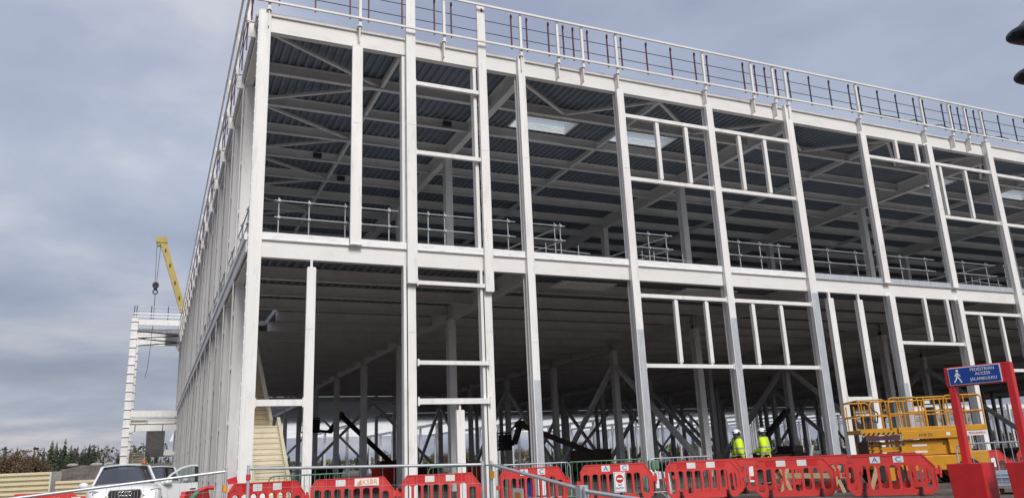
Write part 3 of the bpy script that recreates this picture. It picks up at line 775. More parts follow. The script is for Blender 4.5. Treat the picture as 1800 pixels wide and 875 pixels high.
def plant(kind, a, r, s):
    loc = polar(a, r); rz = rnd.uniform(0, 6.28); sv = (s * rnd.uniform(.9, 1.1), s * rnd.uniform(.9, 1.1), s)
    k = kind
    if kind.startswith('spruce'):
        tree(k, 'spruce_tree', 'dark spruce with a pointed top in the distant forest edge', 'tree', 'spruces in the distant forest edge', con(hash(k) % 97 if 0 else {'spruce1': 1, 'spruce2': 2, 'spruce3': 3}[k], 14, {'spruce1': 2.6, 'spruce2': 2.1, 'spruce3': 3.0}[k], NEEDLE if k != 'spruce3' else NEEDLE2), loc, rz, sv)
    elif kind.startswith('birch'):
        tree(k, 'bare_birch', 'leafless pale birch rising from the distant forest edge', 'tree', 'bare birches in the distant forest edge', brc({'birch1': 21, 'birch2': 22}[k], 13, 0), loc, rz, sv)
    elif kind == 'autumn':
        tree(k, 'autumn_tree', 'rounded brown autumn tree in front of the distant forest', 'tree', 'brown autumn trees before the forest', bsh(31, 9, 4.2, AUTUMN), loc, rz, sv)
    else:
        tree(k, 'olive_tree', 'rounded olive green tree in front of the distant forest', 'tree', 'olive autumn trees before the forest', bsh(33, 8, 4.0, OLIVE), loc, rz, sv)
# left group: pixel-independent bearings along the forest edge
for a, r, s in ((-4.9, 340, 1.16), (-5.35, 345, 1.07), (-5.6, 338, 1.10), (-4.55, 350, 1.0), (-4.2, 345, .96), (-3.9, 352, .92), (-3.55, 342, 1.0), (-3.3, 340, .98), (-3.05, 350, .95), (-6.0, 346, .95), (-6.3, 350, .9), (-2.7, 352, .82), (-1.9, 356, .78), (-1.55, 352, .74), (-1.2, 350, .84), (-.7, 356, .66), (-5.1, 333, .86), (-4.7, 332, .8), (-4.35, 334, .84), (-3.75, 333, .86), (-3.4, 332, .8), (-7.4, 356, 1.0), (-8.0, 356, 1.02), (-8.6, 358, 1.02), (-9.3, 356, 1.0), (-10.2, 355, .95), (-.3, 356, .6), (.1, 352, .55), (.6, 350, .6), (1.2, 352, .52)):
    plant('spruce%d' % rnd.choice((1, 2, 2, 3)), a, r, s)
for a, r, s in ((-2.85, 330, .92), (-2.55, 326, .95), (-2.2, 332, .90), (-1.0, 328, 1.12), (-.75, 330, 1.0), (-.45, 334, .88), (-6.9, 336, 1.0), (-5.9, 330, .98), (-4.05, 328, .80), (-7.5, 338, 1.02), (-1.7, 333, .8)):
    plant('birch%d' % rnd.choice((1, 2)), a, r, s)
for a, r, s in ((-8.4, 318, 1.22), (-7.9, 316, 1.3), (-7.35, 318, 1.28), (-6.9, 320, 1.22), (-6.4, 322, 1.15), (-5.9, 320, 1.05), (-5.4, 316, .62), (-2.5, 342, .7), (-1.9, 340, .75), (-1.3, 340, .72), (-.6, 340, .7), (0, 340, .62), (.7, 338, .6), (-9.2, 318, 1.25), (-10, 318, 1.2)):
    plant('autumn', a, r, s)
for i in range(26):
    plant('spruce%d' % rnd.choice((1, 2, 3)), rnd.uniform(-10.5, 1.2), rnd.uniform(352, 370), rnd.uniform(.62, .95))
for i in range(7):
    plant('birch%d' % rnd.choice((1, 2)), rnd.uniform(-3.2, .8), rnd.uniform(325, 340), rnd.uniform(.75, 1.0))
# behind the building
a = 3.0
while a < 60:
    r = rnd.uniform(352, 382) * (1 if a < 32 else 1.05)
    k = rnd.random(); sh = 1 + .12 * math.sin(a * .9) if a < 30 else .75
    if k < .55: plant('spruce%d' % rnd.choice((1, 2, 3)), a, r, sh * rnd.uniform(.50, .74))
    elif k < .75: plant('olive', a, r - 14, sh * rnd.uniform(.75, 1.05))
    elif k < .92: plant('autumn', a, r - 14, sh * rnd.uniform(.7, 1.0))
    else: plant('birch1', a, r - 8, sh * rnd.uniform(.6, .75))
    a += rnd.uniform(.32, .75)
# far wood that reads as one mass
mb = MB(); rnd2 = random.Random(8)
for i in range(17000):
    a = rnd2.uniform(-13, 62); r = rnd2.uniform(372, 396); x, y, _ = polar(a, r)
    hh = 6.2 * (1 + .25 * noise.noise((a * .8, 1, 0)) + .2 * noise.noise((a * 3, 2, 0))) * (2.25 if a < 1.0 else .82)
    z = hh * rnd2.random() ** .8; s_ = rnd2.uniform(.3, .8); c = V((x, y, z)); mb.m = 0 if noise.noise((a * 1.2, z * .1, 7)) > .02 else 1
    if a > 2 and mb.m == 0: mb.m = 2
    A, Bv = V((rnd2.gauss(0, 1), rnd2.gauss(0, 1), rnd2.gauss(0, 1))).normalized() * s_, V((rnd2.gauss(0, 1), rnd2.gauss(0, 1), rnd2.gauss(0, 1))).normalized() * s_
    mb.add([c - A, c + Bv, c + A, c - Bv], [(0, 1, 2, 3)])
o = mb.build('far_wood', [AUTUMN, NEEDLE2, OLIVE]); o['kind'] = 'stuff'; tag(o, 'distant mixed wood behind the trees on the horizon', 'wood')

# ------------------------------------------------------------------ red plastic barriers
BL = 2.14
def rslot(x0, x1, z0, z1, c=.03): return [(x0 + c, z0), (x1 - c, z0), (x1, z0 + c), (x1, z1 - c), (x1 - c, z1), (x0 + c, z1), (x0, z1 - c), (x0, z0 + c)]
_bm = {}
def barrier_parts():
    if _bm: return _bm
    out = [(-1.0, .22), (-.86, .06), (.86, .06), (1.0, .22), (1.0, .70), (.76, 1.0), (-.86, 1.0), (-1.0, .82)]
    holes = []
    for i in range(8):
        xc = -.835 + .232 * i
        holes.append(rslot(xc - .088, xc + .082, .19 if i % 2 == 0 else .22, .755 if i < 7 else .66, .04))
    m = MB(); m.plate(out, holes, -.028, .028)
    # raised rim
    for a, b in zip(out, out[1:] + out[:1]):
        m.bar((a[0] * .982, 0, (a[1] - .53) * .97 + .53), (b[0] * .982, 0, (b[1] - .53) * .97 + .53), .026, .085, (0, 1, 0))
    m.tube((-.86, -.04, .89), (-.86, .04, .89), .05, 10)
    m.box(1.0, 1.12, -.02, .02, .52, .66); m.box(-1.10, -1.0, -.02, .02, .50, .60); m.tube((1.08, 0, .44), (1.08, 0, .72), .03, 8)
    o = m.build('panel', RED); _bm['panel'] = o.data; bpy.data.objects.remove(o)
    m = MB(); m.bar((0, -.34, .035), (0, .34, .035), .09, .05); m.bar((0, -.02, .04), (0, -.02, .24), .07, .07); m.bar((0, -.3, .05), (0, -.04, .16), .05, .05)
    o = m.build('foot', BLACK); _bm['foot'] = o.data; bpy.data.objects.remove(o)
    m = MB(); m.box(-.115, .115, -.034, -.029, .815, .965); o = m.build('reflector', PATCH); _bm['reflector'] = o.data; bpy.data.objects.remove(o)
    m = MB(); m.box(-.13, .13, -.0325, -.029, .815, .965); o = m.build('red_reflector', REDPAINT); _bm['band'] = o.data; bpy.data.objects.remove(o)
    return _bm
def child(name, me, p, loc=(0, 0, 0)):
    o = bpy.data.objects.new(name, me); COL.objects.link(o); o.parent = p; o.location = loc; return o
def barrier(pl, pr, z, label, text=None, refl=True, tilt=0.):
    pl, pr = V(pl), V(pr); c = (pl + pr) / 2; ang = math.atan2(pr.y - pl.y, pr.x - pl.x)
    t = thing('plastic_barrier', label, 'barrier', (c.x, c.y, z), ang, 'red plastic pedestrian barriers')
    t.rotation_euler = (tilt, 0, ang)
    p = barrier_parts(); child('panel', p['panel'], t)
    for x in (-.62, .62): child('foot', p['foot'], t, (x, 0, 0))
    if refl:
        for i, x in enumerate((-.30, .22)):
            q = child('reflector', p['reflector'], t, (x, 0, 0))
            if not text: child('red_reflector', p['band'], t, (x - .25 if i == 0 else x + .25, 0, 0))
            if text and text[i] in 'AC':
                m = MB(); m.text(text[i], .17, Matrix.Translation((0, -.037, .885)) @ Matrix.Rotation(R(90), 4, 'X') @ Matrix.Scale(1.15, 4, (1, 0, 0)))
                m.build('lettering', BLUE, q)
    return t
def bz(x, y): return gz(x, y) - .005
barrier((1.52, 18.55), (3.38, 19.55), -.02, 'red barrier with two blank white patches in front of the cream staircase')
b2 = barrier((3.42, 19.66), (5.56, 19.58), -.03, 'red barrier with an orange lettered white sign, in front of the corner bay')
m = MB(); m.box(.03, .62, -.05, -.036, .80, .975); sg = m.build('name_board', SIGNWHITE, b2)
m = MB(); m.text('KSBR', .165, Matrix.Translation((.40, -.054, .885)) @ Matrix.Rotation(R(90), 4, 'X')); m.build('lettering', ORANGE, sg)
m = MB()
for i in range(3): m.box(.10 + .035 * i, .125 + .035 * i, -.056, -.051, .84, .90 + .02 * i)
m.box(.09, .21, -.056, -.051, .825, .838); m.build('emblem', ORANGE, sg)
barrier((5.62, 19.62), (7.74, 19.30), -.03, 'red barrier with two blank white patches behind the joint of two mesh fence panels')
barrier((7.95, 18.86), (10.06, 19.10), .02, 'red barrier with blue A and C, crossed by the sloping fence rail', 'AC')
b5 = barrier((10.16, 18.78), (12.28, 18.33), .02, 'red barrier with blue A and C and a no entry sign', 'AC')
m = MB(); m.box(-.10, .22, -.048, -.036, .28, .79); ne = m.build('no_entry_sign', SIGNWHITE, b5)
m = MB()
for q in ((-.08, .20, .30, .308), (-.08, .20, .762, .77), (-.08, -.072, .308, .762), (.192, .20, .308, .762)): m.box(q[0], q[1], -.052, -.049, q[2], q[3])
m.build('border', MAROON, ne)
m = MB(); m.tube((.06, -.05, .62), (.06, -.056, .62), .105, 24); m.build('disc', REDPAINT, ne)
m = MB(); m.box(-.015, .135, -.061, -.057, .60, .64); m.build('bar', SIGNWHITE, ne)
m = MB(); m.text('NO', .075, Matrix.Translation((.06, -.053, .46)) @ Matrix.Rotation(R(90), 4, 'X')); m.text('ENTRY', .075, Matrix.Translation((.06, -.053, .38)) @ Matrix.Rotation(R(90), 4, 'X')); m.build('lettering', DGREY, ne)
barrier((12.45, 18.25), (14.42, 17.40), .0, 'red barrier with two blank white patches, left of the two workers')
barrier((14.45, 17.12), (16.1, 15.76), -.04, 'red barrier with two blank white patches directly below the two workers')
barrier((15.70, 15.22), (17.15, 13.64), -.03, 'red barrier with blue A and C in front of the yellow lift', 'AC')
barrier((17.3, 14.5), (18.85, 15.9), -.06, 'red barrier turned edge on behind the left red sign block', None)
barrier((14.0, 19.95), (15.9, 19.05), .0, 'red barrier without patches behind the row, left of the workers', None, False)
barrier((15.7, 19.62), (17.6, 18.6), .0, 'red barrier without patches right in front of the two workers', None, False)
barrier((16.3, 18.1), (17.9, 16.7), .0, 'red barrier without patches behind the timber trestle', None, False)
barrier((17.75, 17.1), (19.2, 15.5), -.02, 'red barrier without patches under the left end of the yellow lift', None, False)
barrier((24.0, 19.0), (25.8, 17.8), -.1, 'red barrier seen through the grey crowd barrier at right', None, False)
barrier((26.0, 17.8), (27.7, 16.5), -.1, 'red barrier at the far right end behind the sign posts', None, False)
barrier((.55, 16.6), (1.2, 18.6), -.1, 'red barrier standing nearly end on beside the left mesh fence post', None, False)
# red and white low barriers beside the car
def rwb(c, ang, label):
    t = thing('plank_barrier', label, 'barrier', c, ang, 'red and white plank barriers by the car')
    m = MB(); m.plate([(-1.0, .80), (-.8, .80), (-.66, .94), (.66, .94), (.8, .80), (1.0, .80), (1.0, .64), (-1.0, .64)], [], -.03, .03); m.build('plank', RED, t)
    m = MB()
    for i in range(4): m.box(-.85 + .5 * i, -.62 + .5 * i, -.036, -.031, .67, .79)
    m.build('reflective_band', PATCH, t)
    m = MB()
    for x in (-.7, .7): m.bar((x, 0, 0), (x, 0, .64), .06, .05); m.bar((x, -.3, .03), (x, .3, .03), .12, .06)
    m.build('legs', DGREY, t)
    return t
rwb((-4.55, 24.9, -.06), .05, 'red and white plank barrier at the far left edge')
t = rwb((-2.55, 25.3, -.04), .05, 'red and white plank barrier with a white notice, beside the car')
m = MB(); m.box(.1, .62, -.06, -.045, .22, .74); nb = m.build('notice', SIGNWHITE, t)

# ------------------------------------------------------------------ mesh fence panels
def fence(pl, pr, zl, zr, label, h=2.0):
    pl, pr = V(pl), V(pr); L = (pr - pl).length; ang = math.atan2(pr.y - pl.y, pr.x - pl.x)
    t = thing('mesh_fence_panel', label, 'fence panel', (pl.x, pl.y, zl - h), ang, 'galvanised mesh fence panels')
    sl = (zr - zl) / L
    def P(x, z): return (x, 0, z + sl * x)
    m = MB(); m.tube(P(0, h), P(L, h), .022, 10); m.tube(P(0, .14), P(L, .14), .02, 8); m.build('rail', TUBE, t)
    for x in (.02, L - .02):
        m = MB(); m.tube((x, 0, sl * x - .02), (x, 0, h + sl * x + .05), .024, 10); m.build('post', TUBE, t)
    m = MB()
    n = int(L / .16)
    for i in range(1, n): m.tube(P(L * i / n, .14), P(L * i / n, h), .0020, 3)
    for i in range(1, 7): m.tube(P(0, .14 + (h - .14) * i / 7), P(L, .14 + (h - .14) * i / 7), .0020, 3)
    m.build('wire_mesh', TUBE, t)
    m = MB(); m.box(-.2, .25, -.35, .35, -.04, .12); m.build('block', CONC, t)
    return t
def lowered(t):  # panels carry their own base
    return t
f2 = fence((1.30, 12.48), (4.49, 11.16), 1.25, 1.17, 'level mesh fence panel in front of the staircase and corner bay')
m = MB(); m.tube((.02, 0, 1.84), (.02, 0, 1.92), .034, 8); m.build('red_tape', REDTAPE, f2)
f1 = fence((-2.35, 13.40), (1.08, 13.16), .93, 1.23, 'mesh fence panel sloping down past the white car')
m = MB(); L1 = 3.438; m.tube((L1 - .02, 0, 2.0), (L1 - .02, 0, 2.1), .036, 8); m.build('clamp', TAPE, f1)
m = MB(); m.add([(L1, -.01, 2.18), (L1 + .14, -.03, 2.22), (L1 + .16, -.02, 2.12), (L1 + .02, -.01, 2.10), (L1, .01, 2.18), (L1 + .14, .0, 2.22), (L1 + .16, .01, 2.12), (L1 + .02, .01, 2.10)], [(0, 1, 2, 3), (7, 6, 5, 4), (0, 4, 5, 1), (1, 5, 6, 2), (2, 6, 7, 3), (3, 7, 4, 0)]); m.build('warning_tag', REDTAPE, f1)
f3 = fence((4.55, 11.04), (4.40, 8.01), 1.17, .86, 'mesh fence panel running steeply down towards the viewer')
m = MB(); m.tube((.05, 0, 1.8), (.05, 0, 1.9), .036, 8); m.build('clamp', TAPE, f3)
m = MB(); m.box(.95, 1.30, -.03, -.022, 1.50, 1.68); wt = m.build('sign_tag', PATCH, f3)
m = MB(); m.box(1.02, 1.23, -.036, -.031, 1.55, 1.63); m.build('tag_print', ORANGE, wt)
m = MB(); m.box(2.94, 3.06, -.05, .05, 1.60, 1.74); m.build('coupler', TUBE, f3)
m = MB(); m.cone((3.0, 0, 1.5), (3.0, 0, 1.36), .05, .02, 8); m.build('clamp', TAPE, f3)
f4 = fence((4.38, 7.95), (4.95, 4.55), .85, .55, 'nearest mesh fence panel with its top rail leaving the picture')

# ------------------------------------------------------------------ crowd barriers
def crowd(pl, pr, z, m_, label, h=1.1, name='crowd_barrier', n=16):
    pl, pr = V(pl), V(pr); L = (pr - pl).length; ang = math.atan2(pr.y - pl.y, pr.x - pl.x)
    t = thing(name, label, 'barrier', (pl.x, pl.y, z), ang, 'steel crowd barriers')
    m = MB(); c = .12
    m.path([(0, 0, .16), (0, 0, h - c), (c * .3, 0, h - c * .3), (c, 0, h), (L - c, 0, h), (L - c * .3, 0, h - c * .3), (L, 0, h - c), (L, 0, .16)], .019, 8); m.tube((0, 0, .16), (L, 0, .16), .017, 8); m.build('frame', m_, t)
    m = MB()
    for i in range(1, n): m.tube((L * i / n, 0, .16), (L * i / n, 0, h), .008, 5)
    m.build('bars', m_, t)
    for x in (.3, L - .3):
        m = MB(); m.path([(x, -.32, .02), (x, 0, .16), (x, .32, .02)], .016, 6); m.build('foot', m_, t)
    return t
crowd((2.9, 22.5), (5.0, 22.3), -.03, GREEN, 'green steel crowd barrier at the foot of the cream staircase')
crowd((7.1, 21.8), (9.1, 21.0), .02, GREEN, 'green steel crowd barrier behind the lettered red barrier')
crowd((8.9, 21.1), (11.1, 20.9), -.0, TUBE, 'grey steel crowd barrier behind the barrier marked A and C by the fence joint')
crowd((10.9, 20.7), (13.2, 20.2), .0, GREEN, 'green steel crowd barrier behind the no entry sign')
crowd((13.3, 20.1), (15.4, 19.9), .0, TUBE, 'grey steel crowd barrier left of the workers at the wide galvanised post')
crowd((17.35, 13.25), (18.3, 11.2), .05, TUBE, 'galvanised crowd barrier between the two red sign blocks', 1.1, 'crowd_barrier', 14)

# ------------------------------------------------------------------ pedestrian access sign
sn = thing('sign_portal', 'red portal with a blue pedestrian access board standing on two red blocks', 'sign', (12.97, 9.25, 0), 0); sn.scale = (.94, 1, 1)
ux = V((.33, -.94, 0)).normalized(); uy = V((ux.y * -1, ux.x, 0))
ang = math.atan2(ux.y, ux.x); sn.rotation_euler = (0, 0, ang)
for i, (x, nm) in enumerate(((-.46, 0), (.50, 1))):
    m = MB()
    m.loft([[(x - .20, -.30, .22), (x + .36, -.30, .22), (x + .36, .30, .22), (x - .20, .30, .22)], [(x - .23, -.33, .84), (x + .36, -.33, .84), (x + .36, .33, .84), (x - .23, .33, .84)]], True, False)
    m.add([(x - .23, -.33, .84), (x + .36, -.33, .84), (x + .36, .33, .84), (x - .23, .33, .84)], [(0, 1, 2, 3)]); m.add([(x - .20, -.30, .22), (x + .36, -.30, .22), (x + .36, .30, .22), (x - .20, .30, .22)], [(0, 1, 2, 3)])
    for dx in (-.18, .22): m.box(x + dx, x + dx + .12, -.28, .28, -.16, .22)
    m.build('base_block', REDPAINT, sn, bevel=.012)
    m = MB(); px_ = x + (.02 if i == 0 else .03); m.box(px_ - .055, px_ + .055, -.09, .09, .835, 2.14 if i == 0 else 2.47); m.build('post', REDPAINT, sn, bevel=.006)
m = MB(); m.box(-.52, .47, -.09, .09, 2.14, 2.47); m.build('beam', REDPAINT, sn, bevel=.006)
m = MB(); m.box(-.455, .425, -.104, -.092, 2.155, 2.455); bd = m.build('board', SIGNWHITE, sn)
m = MB(); m.box(-.44, .41, -.112, -.105, 2.168, 2.442); m.build('panel', SIGNBLUE, bd)
m = MB(); RX = Matrix.Rotation(R(90), 4, 'X')
for tx, z in (('PEDESTRIAN', 2.392), ('ACCESS', 2.318), ('JALANKULKU', 2.232)): m.text(tx, .072, Matrix.Translation((.13, -.116, z)) @ RX)
m.build('lettering', SIGNWHITE, bd)
m = MB(); cx, cz = -.30, 2.30
m.tube((cx + .01, -.113, cz + .10), (cx + .01, -.118, cz + .10), .022, 10)
for a, b, w in (((cx + .005, cz + .07), (cx - .005, cz - .005), .04), ((cx, cz), (cx + .035, cz - .05), .022), ((cx + .035, cz - .05), (cx + .06, cz - .11), .02), ((cx - .005, cz), (cx - .03, cz - .055), .022), ((cx - .03, cz - .055), (cx - .065, cz - .10), .02), ((cx + .01, cz + .06), (cx + .05, cz + .0), .016), ((cx, cz + .06), (cx - .045, cz + .005), .016)):
    m.bar((a[0], -.1155, a[1]), (b[0], -.1155, b[1]), .005, w, (0, 0, 1) if abs(a[0] - b[0]) > abs(a[1] - b[1]) else (1, 0, 0))
m.build('walking_figure', SIGNWHITE, bd)

# ------------------------------------------------------------------ scissor lift
sl_ = thing('scissor_lift', 'yellow scissor lift platform parked with its deck lowered', 'lift', (21.96, 18.36, -.02), math.atan2(-2.1, 3.5)); sl_.scale = (.97, 1, 1)
def LB(m, n, mt, p=sl_, bv=0): return m.build(n, mt, p, None, bv)
m = MB(); m.box(-1.15, 1.75, -.85, .85, .42, .86); m.box(1.2, 1.95, -.9, .9, .40, .95); m.box(-1.5, -1.1, -.8, .8, .5, .8); LB(m, 'chassis', YEL, bv=.02)
for x in (-1.0, 1.35):
    for y in (-.92, .70):
        m = MB(); m.tube((x, y, .36), (x, y + .24, .36), .38, 18); w = LB(m, 'wheel', BLACK)
        m = MB(); m.tube((x, y - .012, .36), (x, y + .25, .36), .2, 14); LB(m, 'rim', YEL, w)
for i in range(4):
    z = .92 + .11 * i
    for y in (-.62, .62):
        m = MB(); m.bar((-1.5, y, z), (1.5, y + .0, z + .08 * (1 if i % 2 else -1)), .10, .085); LB(m, 'scissor_arm', YEL)
m = MB()
for i in range(4):
    for x in (-1.4, -1.15): m.tube((x, -.72, .95 + .11 * i), (x, .72, .95 + .11 * i), .035, 8)
m.box(-1.45, -1.1, -.66, .66, .9, 1.32); LB(m, 'pivot_stack', BROWNM)
m = MB(); m.box(-.55, 1.55, -.78, -.72, .88, 1.30); pn = LB(m, 'side_cover', YEL, bv=.01)
m = MB()
for x, z in ((-.48, 1.22), (-.48, .95), (.75, 1.2), (1.45, 1.22)): m.tube((x, -.785, z), (x, -.80, z), .035, 10)
LB(m, 'bolts', DGREY, pn)
m = MB()
for x, w_, z in ((.0, .45, 1.17), (.02, .38, .98)): m.box(x - w_ / 2, x + w_ / 2, -.79, -.783, z - .03, z + .03)
LB(m, 'faded_print', PATCH, pn)
m = MB(); m.box(.85, 1.15, -.9, -.78, .9, 1.5); LB(m, 'bracket', YEL, bv=.01)
m = MB(); m.box(-.6, 2.05, -.92, .92, 1.55, 1.72); m.box(-1.70, -.6, -.80, .80, 1.58, 1.70); dk = LB(m, 'deck', YEL, bv=.012)
m = MB(); m.box(-.55, 1.4, -.955, -.925, 1.36, 1.60); LB(m, 'skirt', YEL, bv=.008)
m = MB(); m.box(-1.62, -.58, -.88, -.84, 1.36, 1.50); bn = LB(m, 'name_strip', MAROON)
m = MB(); m.text('PEKKANISKA', .14, Matrix.Translation((-1.10, -.885, 1.43)) @ RX); LB(m, 'lettering', DGREY, bn)
m = MB(); m.box(1.42, 2.02, -.93, -.90, 1.40, 1.54); b3 = LB(m, 'name_strip', PATCH)
m = MB(); m.text('PEKKANISKA', .085, Matrix.Translation((1.72, -.935, 1.47)) @ RX); LB(m, 'lettering', REDPAINT, b3)
m = MB(); m.text('H18 SX', .13, Matrix.Translation((.18, -.96, 1.47)) @ RX); LB(m, 'model_lettering', DGREY)
m = MB()
for x, w_ in ((.85, .06), (1.17, .05)): m.box(x - w_, x + w_, -.962, -.957, 1.43, 1.53)
LB(m, 'decals', PATCH)
m = MB(); m.box(-1.74, -.62, -.86, -.82, 1.52, 1.72); hz = LB(m, 'edge_board', YEL)
m = MB()
for i in range(7):
    x = -1.72 + .15 * i; m.add([(x, -.865, 1.525), (x + .07, -.865, 1.525), (x + .13, -.865, 1.60), (x + .06, -.865, 1.60)], [(0, 1, 2, 3)])
    m.add([(x, -.862, 1.525), (x + .07, -.862, 1.525), (x + .13, -.862, 1.60), (x + .06, -.862, 1.60)], [(3, 2, 1, 0)])
LB(m, 'hazard_stripes', BLACK, hz)
def rail(x0, x1, y, zt, zm, r=.024, c=.1, ver=()):
    m = MB(); m.path([(x0, y, 1.7), (x0, y, zt - c), (x0 + c * .3, y, zt - c * .3), (x0 + c, y, zt), (x1 - c, y, zt), (x1 - c * .3, y, zt - c * .3), (x1, y, zt - c), (x1, y, 1.7)], r, 8)
    m.tube((x0, y, zm), (x1, y, zm), r * .85, 8)
    for v_ in ver: m.tube((v_, y, 1.7), (v_, y, zt), r * .9, 8)
    LB(m, 'guard_rail', YEL)
for y in (-.90, .90):
    rail(-.78, .12, y, 2.62, 2.14, ver=(-.45,)); rail(-.2, 1.0, y * .98, 2.60, 2.18, ver=(.3, .62)); rail(.9, 2.03, y, 2.62, 2.14, ver=(1.5,))
    m = MB(); m.path([(-1.68, y * .92, 2.12), (-1.68, y * .92, 2.52), (-1.63, y * .92, 2.59), (-.95, y * .92, 2.59), (-.85, y * .92, 2.52), (-.83, y * .92, 2.15)], .026, 8)
    m.tube((-1.68, y * .92, 2.12), (-.83, y * .92, 2.12), .022, 8)
    for x in (-1.6, -1.35, -1.0): m.tube((x, y * .92, 1.7), (x, y * .92, 2.5), .022, 8)
    LB(m, 'extension_rail', YEL)
m = MB()
for x in (-1.68, 2.03):
    for z in (2.6, 2.13): m.tube((x, -.85, z), (x, .85, z), .022, 8)
LB(m, 'end_rail', YEL)
m = MB(); m.box(-1.55, -1.25, -.7, -.4, 1.72, 2.12); LB(m, 'control_box', DGREY, bv=.02)
m = MB(); m.box(.35, .62, -.82, -.6, 2.3, 2.5); LB(m, 'control_box', DGREY, bv=.02)
m = MB(); m.box(.3, .66, -.86, -.84, 2.3, 2.36); m.box(.34, .5, -.87, -.82, 2.4, 2.5); LB(m, 'control_cover', PATCH)
m = MB(); m.path([(-1.3, -.6, 2.5), (-1.2, -.62, 2.3), (-1.05, -.6, 2.2), (-1.1, -.6, 1.9), (-1.35, -.6, 2.05)], .02, 6); LB(m, 'cable', DGREY)
# dark drive unit / generator behind it
gn = thing('generator_set', 'dark generator box standing under the left end of the yellow lift', 'generator', (19.9, 19.9, -.05), -.5)
m = MB(); m.box(-.7, .7, -.4, .4, .2, .95); m.build('housing', DGREY, gn, bevel=.03)
m = MB(); m.tube((-.55, -.3, .95), (-.45, -.3, 1.35), .06, 8); m.build('exhaust', TUBE, gn)
m = MB(); m.box(-.75, .75, -.45, .45, .05, .2); m.build('skid', BLACK, gn)

# ------------------------------------------------------------------ timber trestle, pallet load, red box, banner
tr = thing('timber_trestle', 'raw timber trestle of crossed boards behind the red barriers', 'trestle', (16.6, 17.35, 0), -.75)
for x in (-.6, .75):
    for s_ in (-1, 1):
        m = MB(); m.bar((x - .14 * s_, -.05 * s_, 0), (x + .10 * s_, .02 * s_, .72), .04, .10); m.build('leg', WOOD, tr)
m = MB(); m.bar((-.9, .08, .50), (1.1, .08, .44), .04, .14); m.build('board', PACKD, tr)
t2 = thing('loose_board', 'short raw board leaning behind the barrier marked A and C by the yellow lift', 'board', (17.5, 15.9, 0), -.75)
m = MB(); m.bar((-.15, -.02, 0), (.1, .08, .62), .04, .12); m.build('plank', WOOD, t2)
pl_ = thing('pallet', 'wooden pallet on the ground between the red sign blocks', 'pallet', (18.15, 13.0, .02), -1.1)
m = MB()
for i in range(5): m.box(-.6, .6, -.4 + .165 * i, -.28 + .165 * i, .115, .137)
m.build('deck_boards', WOOD, pl_)
m = MB()
for x in (-.55, 0, .45):
    m.box(x, x + .1, -.4, .4, .0, .022); m.box(x, x + .1, -.4, .4, .093, .114)
    for y in (-.38, -.05, .28): m.box(x, x + .1, y, y + .1, .022, .093)
m.build('blocks', WOOD, pl_)
ld = thing('sheet_stack', 'stack of blue grey plastic wrapped sheets on the pallet', 'stack', (18.15, 13.0, .16), -1.1)
m = MB()
for i in range(6): m.box(-.56 + .01 * (i % 2), .56, -.38, .38 - .01 * (i % 3), .05 * i, .05 * i + .046)
m.build('sheets', BLUEGREY, ld, bevel=.008)
m = MB(); m.loft([[(-.58, -.40, .20), (.58, -.40, .20), (.58, .40, .20), (-.58, .40, .20)], [(-.5, -.3, .36), (.5, -.32, .33), (.48, .3, .36), (-.5, .3, .34)]], True, False); m.add([(-.5, -.3, .36), (.5, -.32, .33), (.48, .3, .36), (-.5, .3, .34)], [(0, 1, 2, 3)]); m.build('wrapping', BLUEGREY, ld)
rb = thing('red_cabinet', 'small bright red box hung behind the bars right of the no entry sign', 'box', (11.42, 18.72, .28), -.2)
m = MB(); m.box(-.14, .14, -.06, .06, 0, .44); m.build('case', REDTAPE, rb, bevel=.015)
m = MB(); m.torus((0, -.065, .36), .03, .009, (0, 1, 0), 14, 5); m.build('ring_mark', SIGNWHITE, rb)
m = MB(); m.bar((0, 0, -.3), (0, 0, 0), .05, .05); m.bar((0, -.2, -.29), (0, .2, -.29), .05, .03); m.build('stand', DGREY, rb)
bn_ = thing('banner', 'narrow dark blue banner with white ends behind the bars of a red barrier', 'banner', (8.98, 19.12, .16), .1)
m = MB(); m.box(-.10, .10, -.01, .01, .12, .62); m.build('cloth', SIGNBLUE, bn_)
m = MB(); m.box(-.11, .11, -.016, .016, .62, .68); m.box(-.11, .11, -.016, .016, .0, .12); m.build('end_strip', SIGNWHITE, bn_)
m = MB()
for x in (-.06, -.0, .05): m.box(x, x + .025, -.02, -.017, .04, .08)
m.build('print', DGREY, bn_)
# white leaning board beside the wide post
wb = thing('white_board', 'narrow white board leaning at the foot of the wide galvanised post', 'board', (13.15, 19.0, 0), -.2)
m = MB(); m.bar((.05, .1, 0), (-.06, 0, .75), .16, .03, (0, 1, 0)); m.build('plank', FLASH, wb, bevel=.004)
gb = thing('green_box', 'small green box with a black strap beside the wide galvanised post', 'box', (13.75, 20.6, 0), 0)
m = MB(); m.box(-.12, .14, -.12, .12, .78, 1.05); m.build('case', GREEN, gb, bevel=.02)
m = MB(); m.box(-.2, .2, -.1, .1, .5, .72); m.build('white_tray', SIGNWHITE, gb, bevel=.01)
m = MB(); m.bar((0, 0, 0), (0, 0, .8), .06, .06); m.build('stand', DGREY, gb)
# green hose with red flag by the left fence post
ho = thing('hose_loop', 'green and red hose loop behind the left mesh fence post', 'hose', (.9, 16.3, -.1), 0)
pts = [(-.25, 0, 0), (-.25, 0, .5), (-.18, 0, .85), (-.05, 0, 1.0), (.1, 0, 1.06), (.22, 0, 1.05)]
m = MB(); m.path(pts[:4], .05, 8); m.build('green_section', GREEN, ho)
m = MB(); m.path(pts[3:], .035, 8); m.build('red_section', REDTAPE, ho)

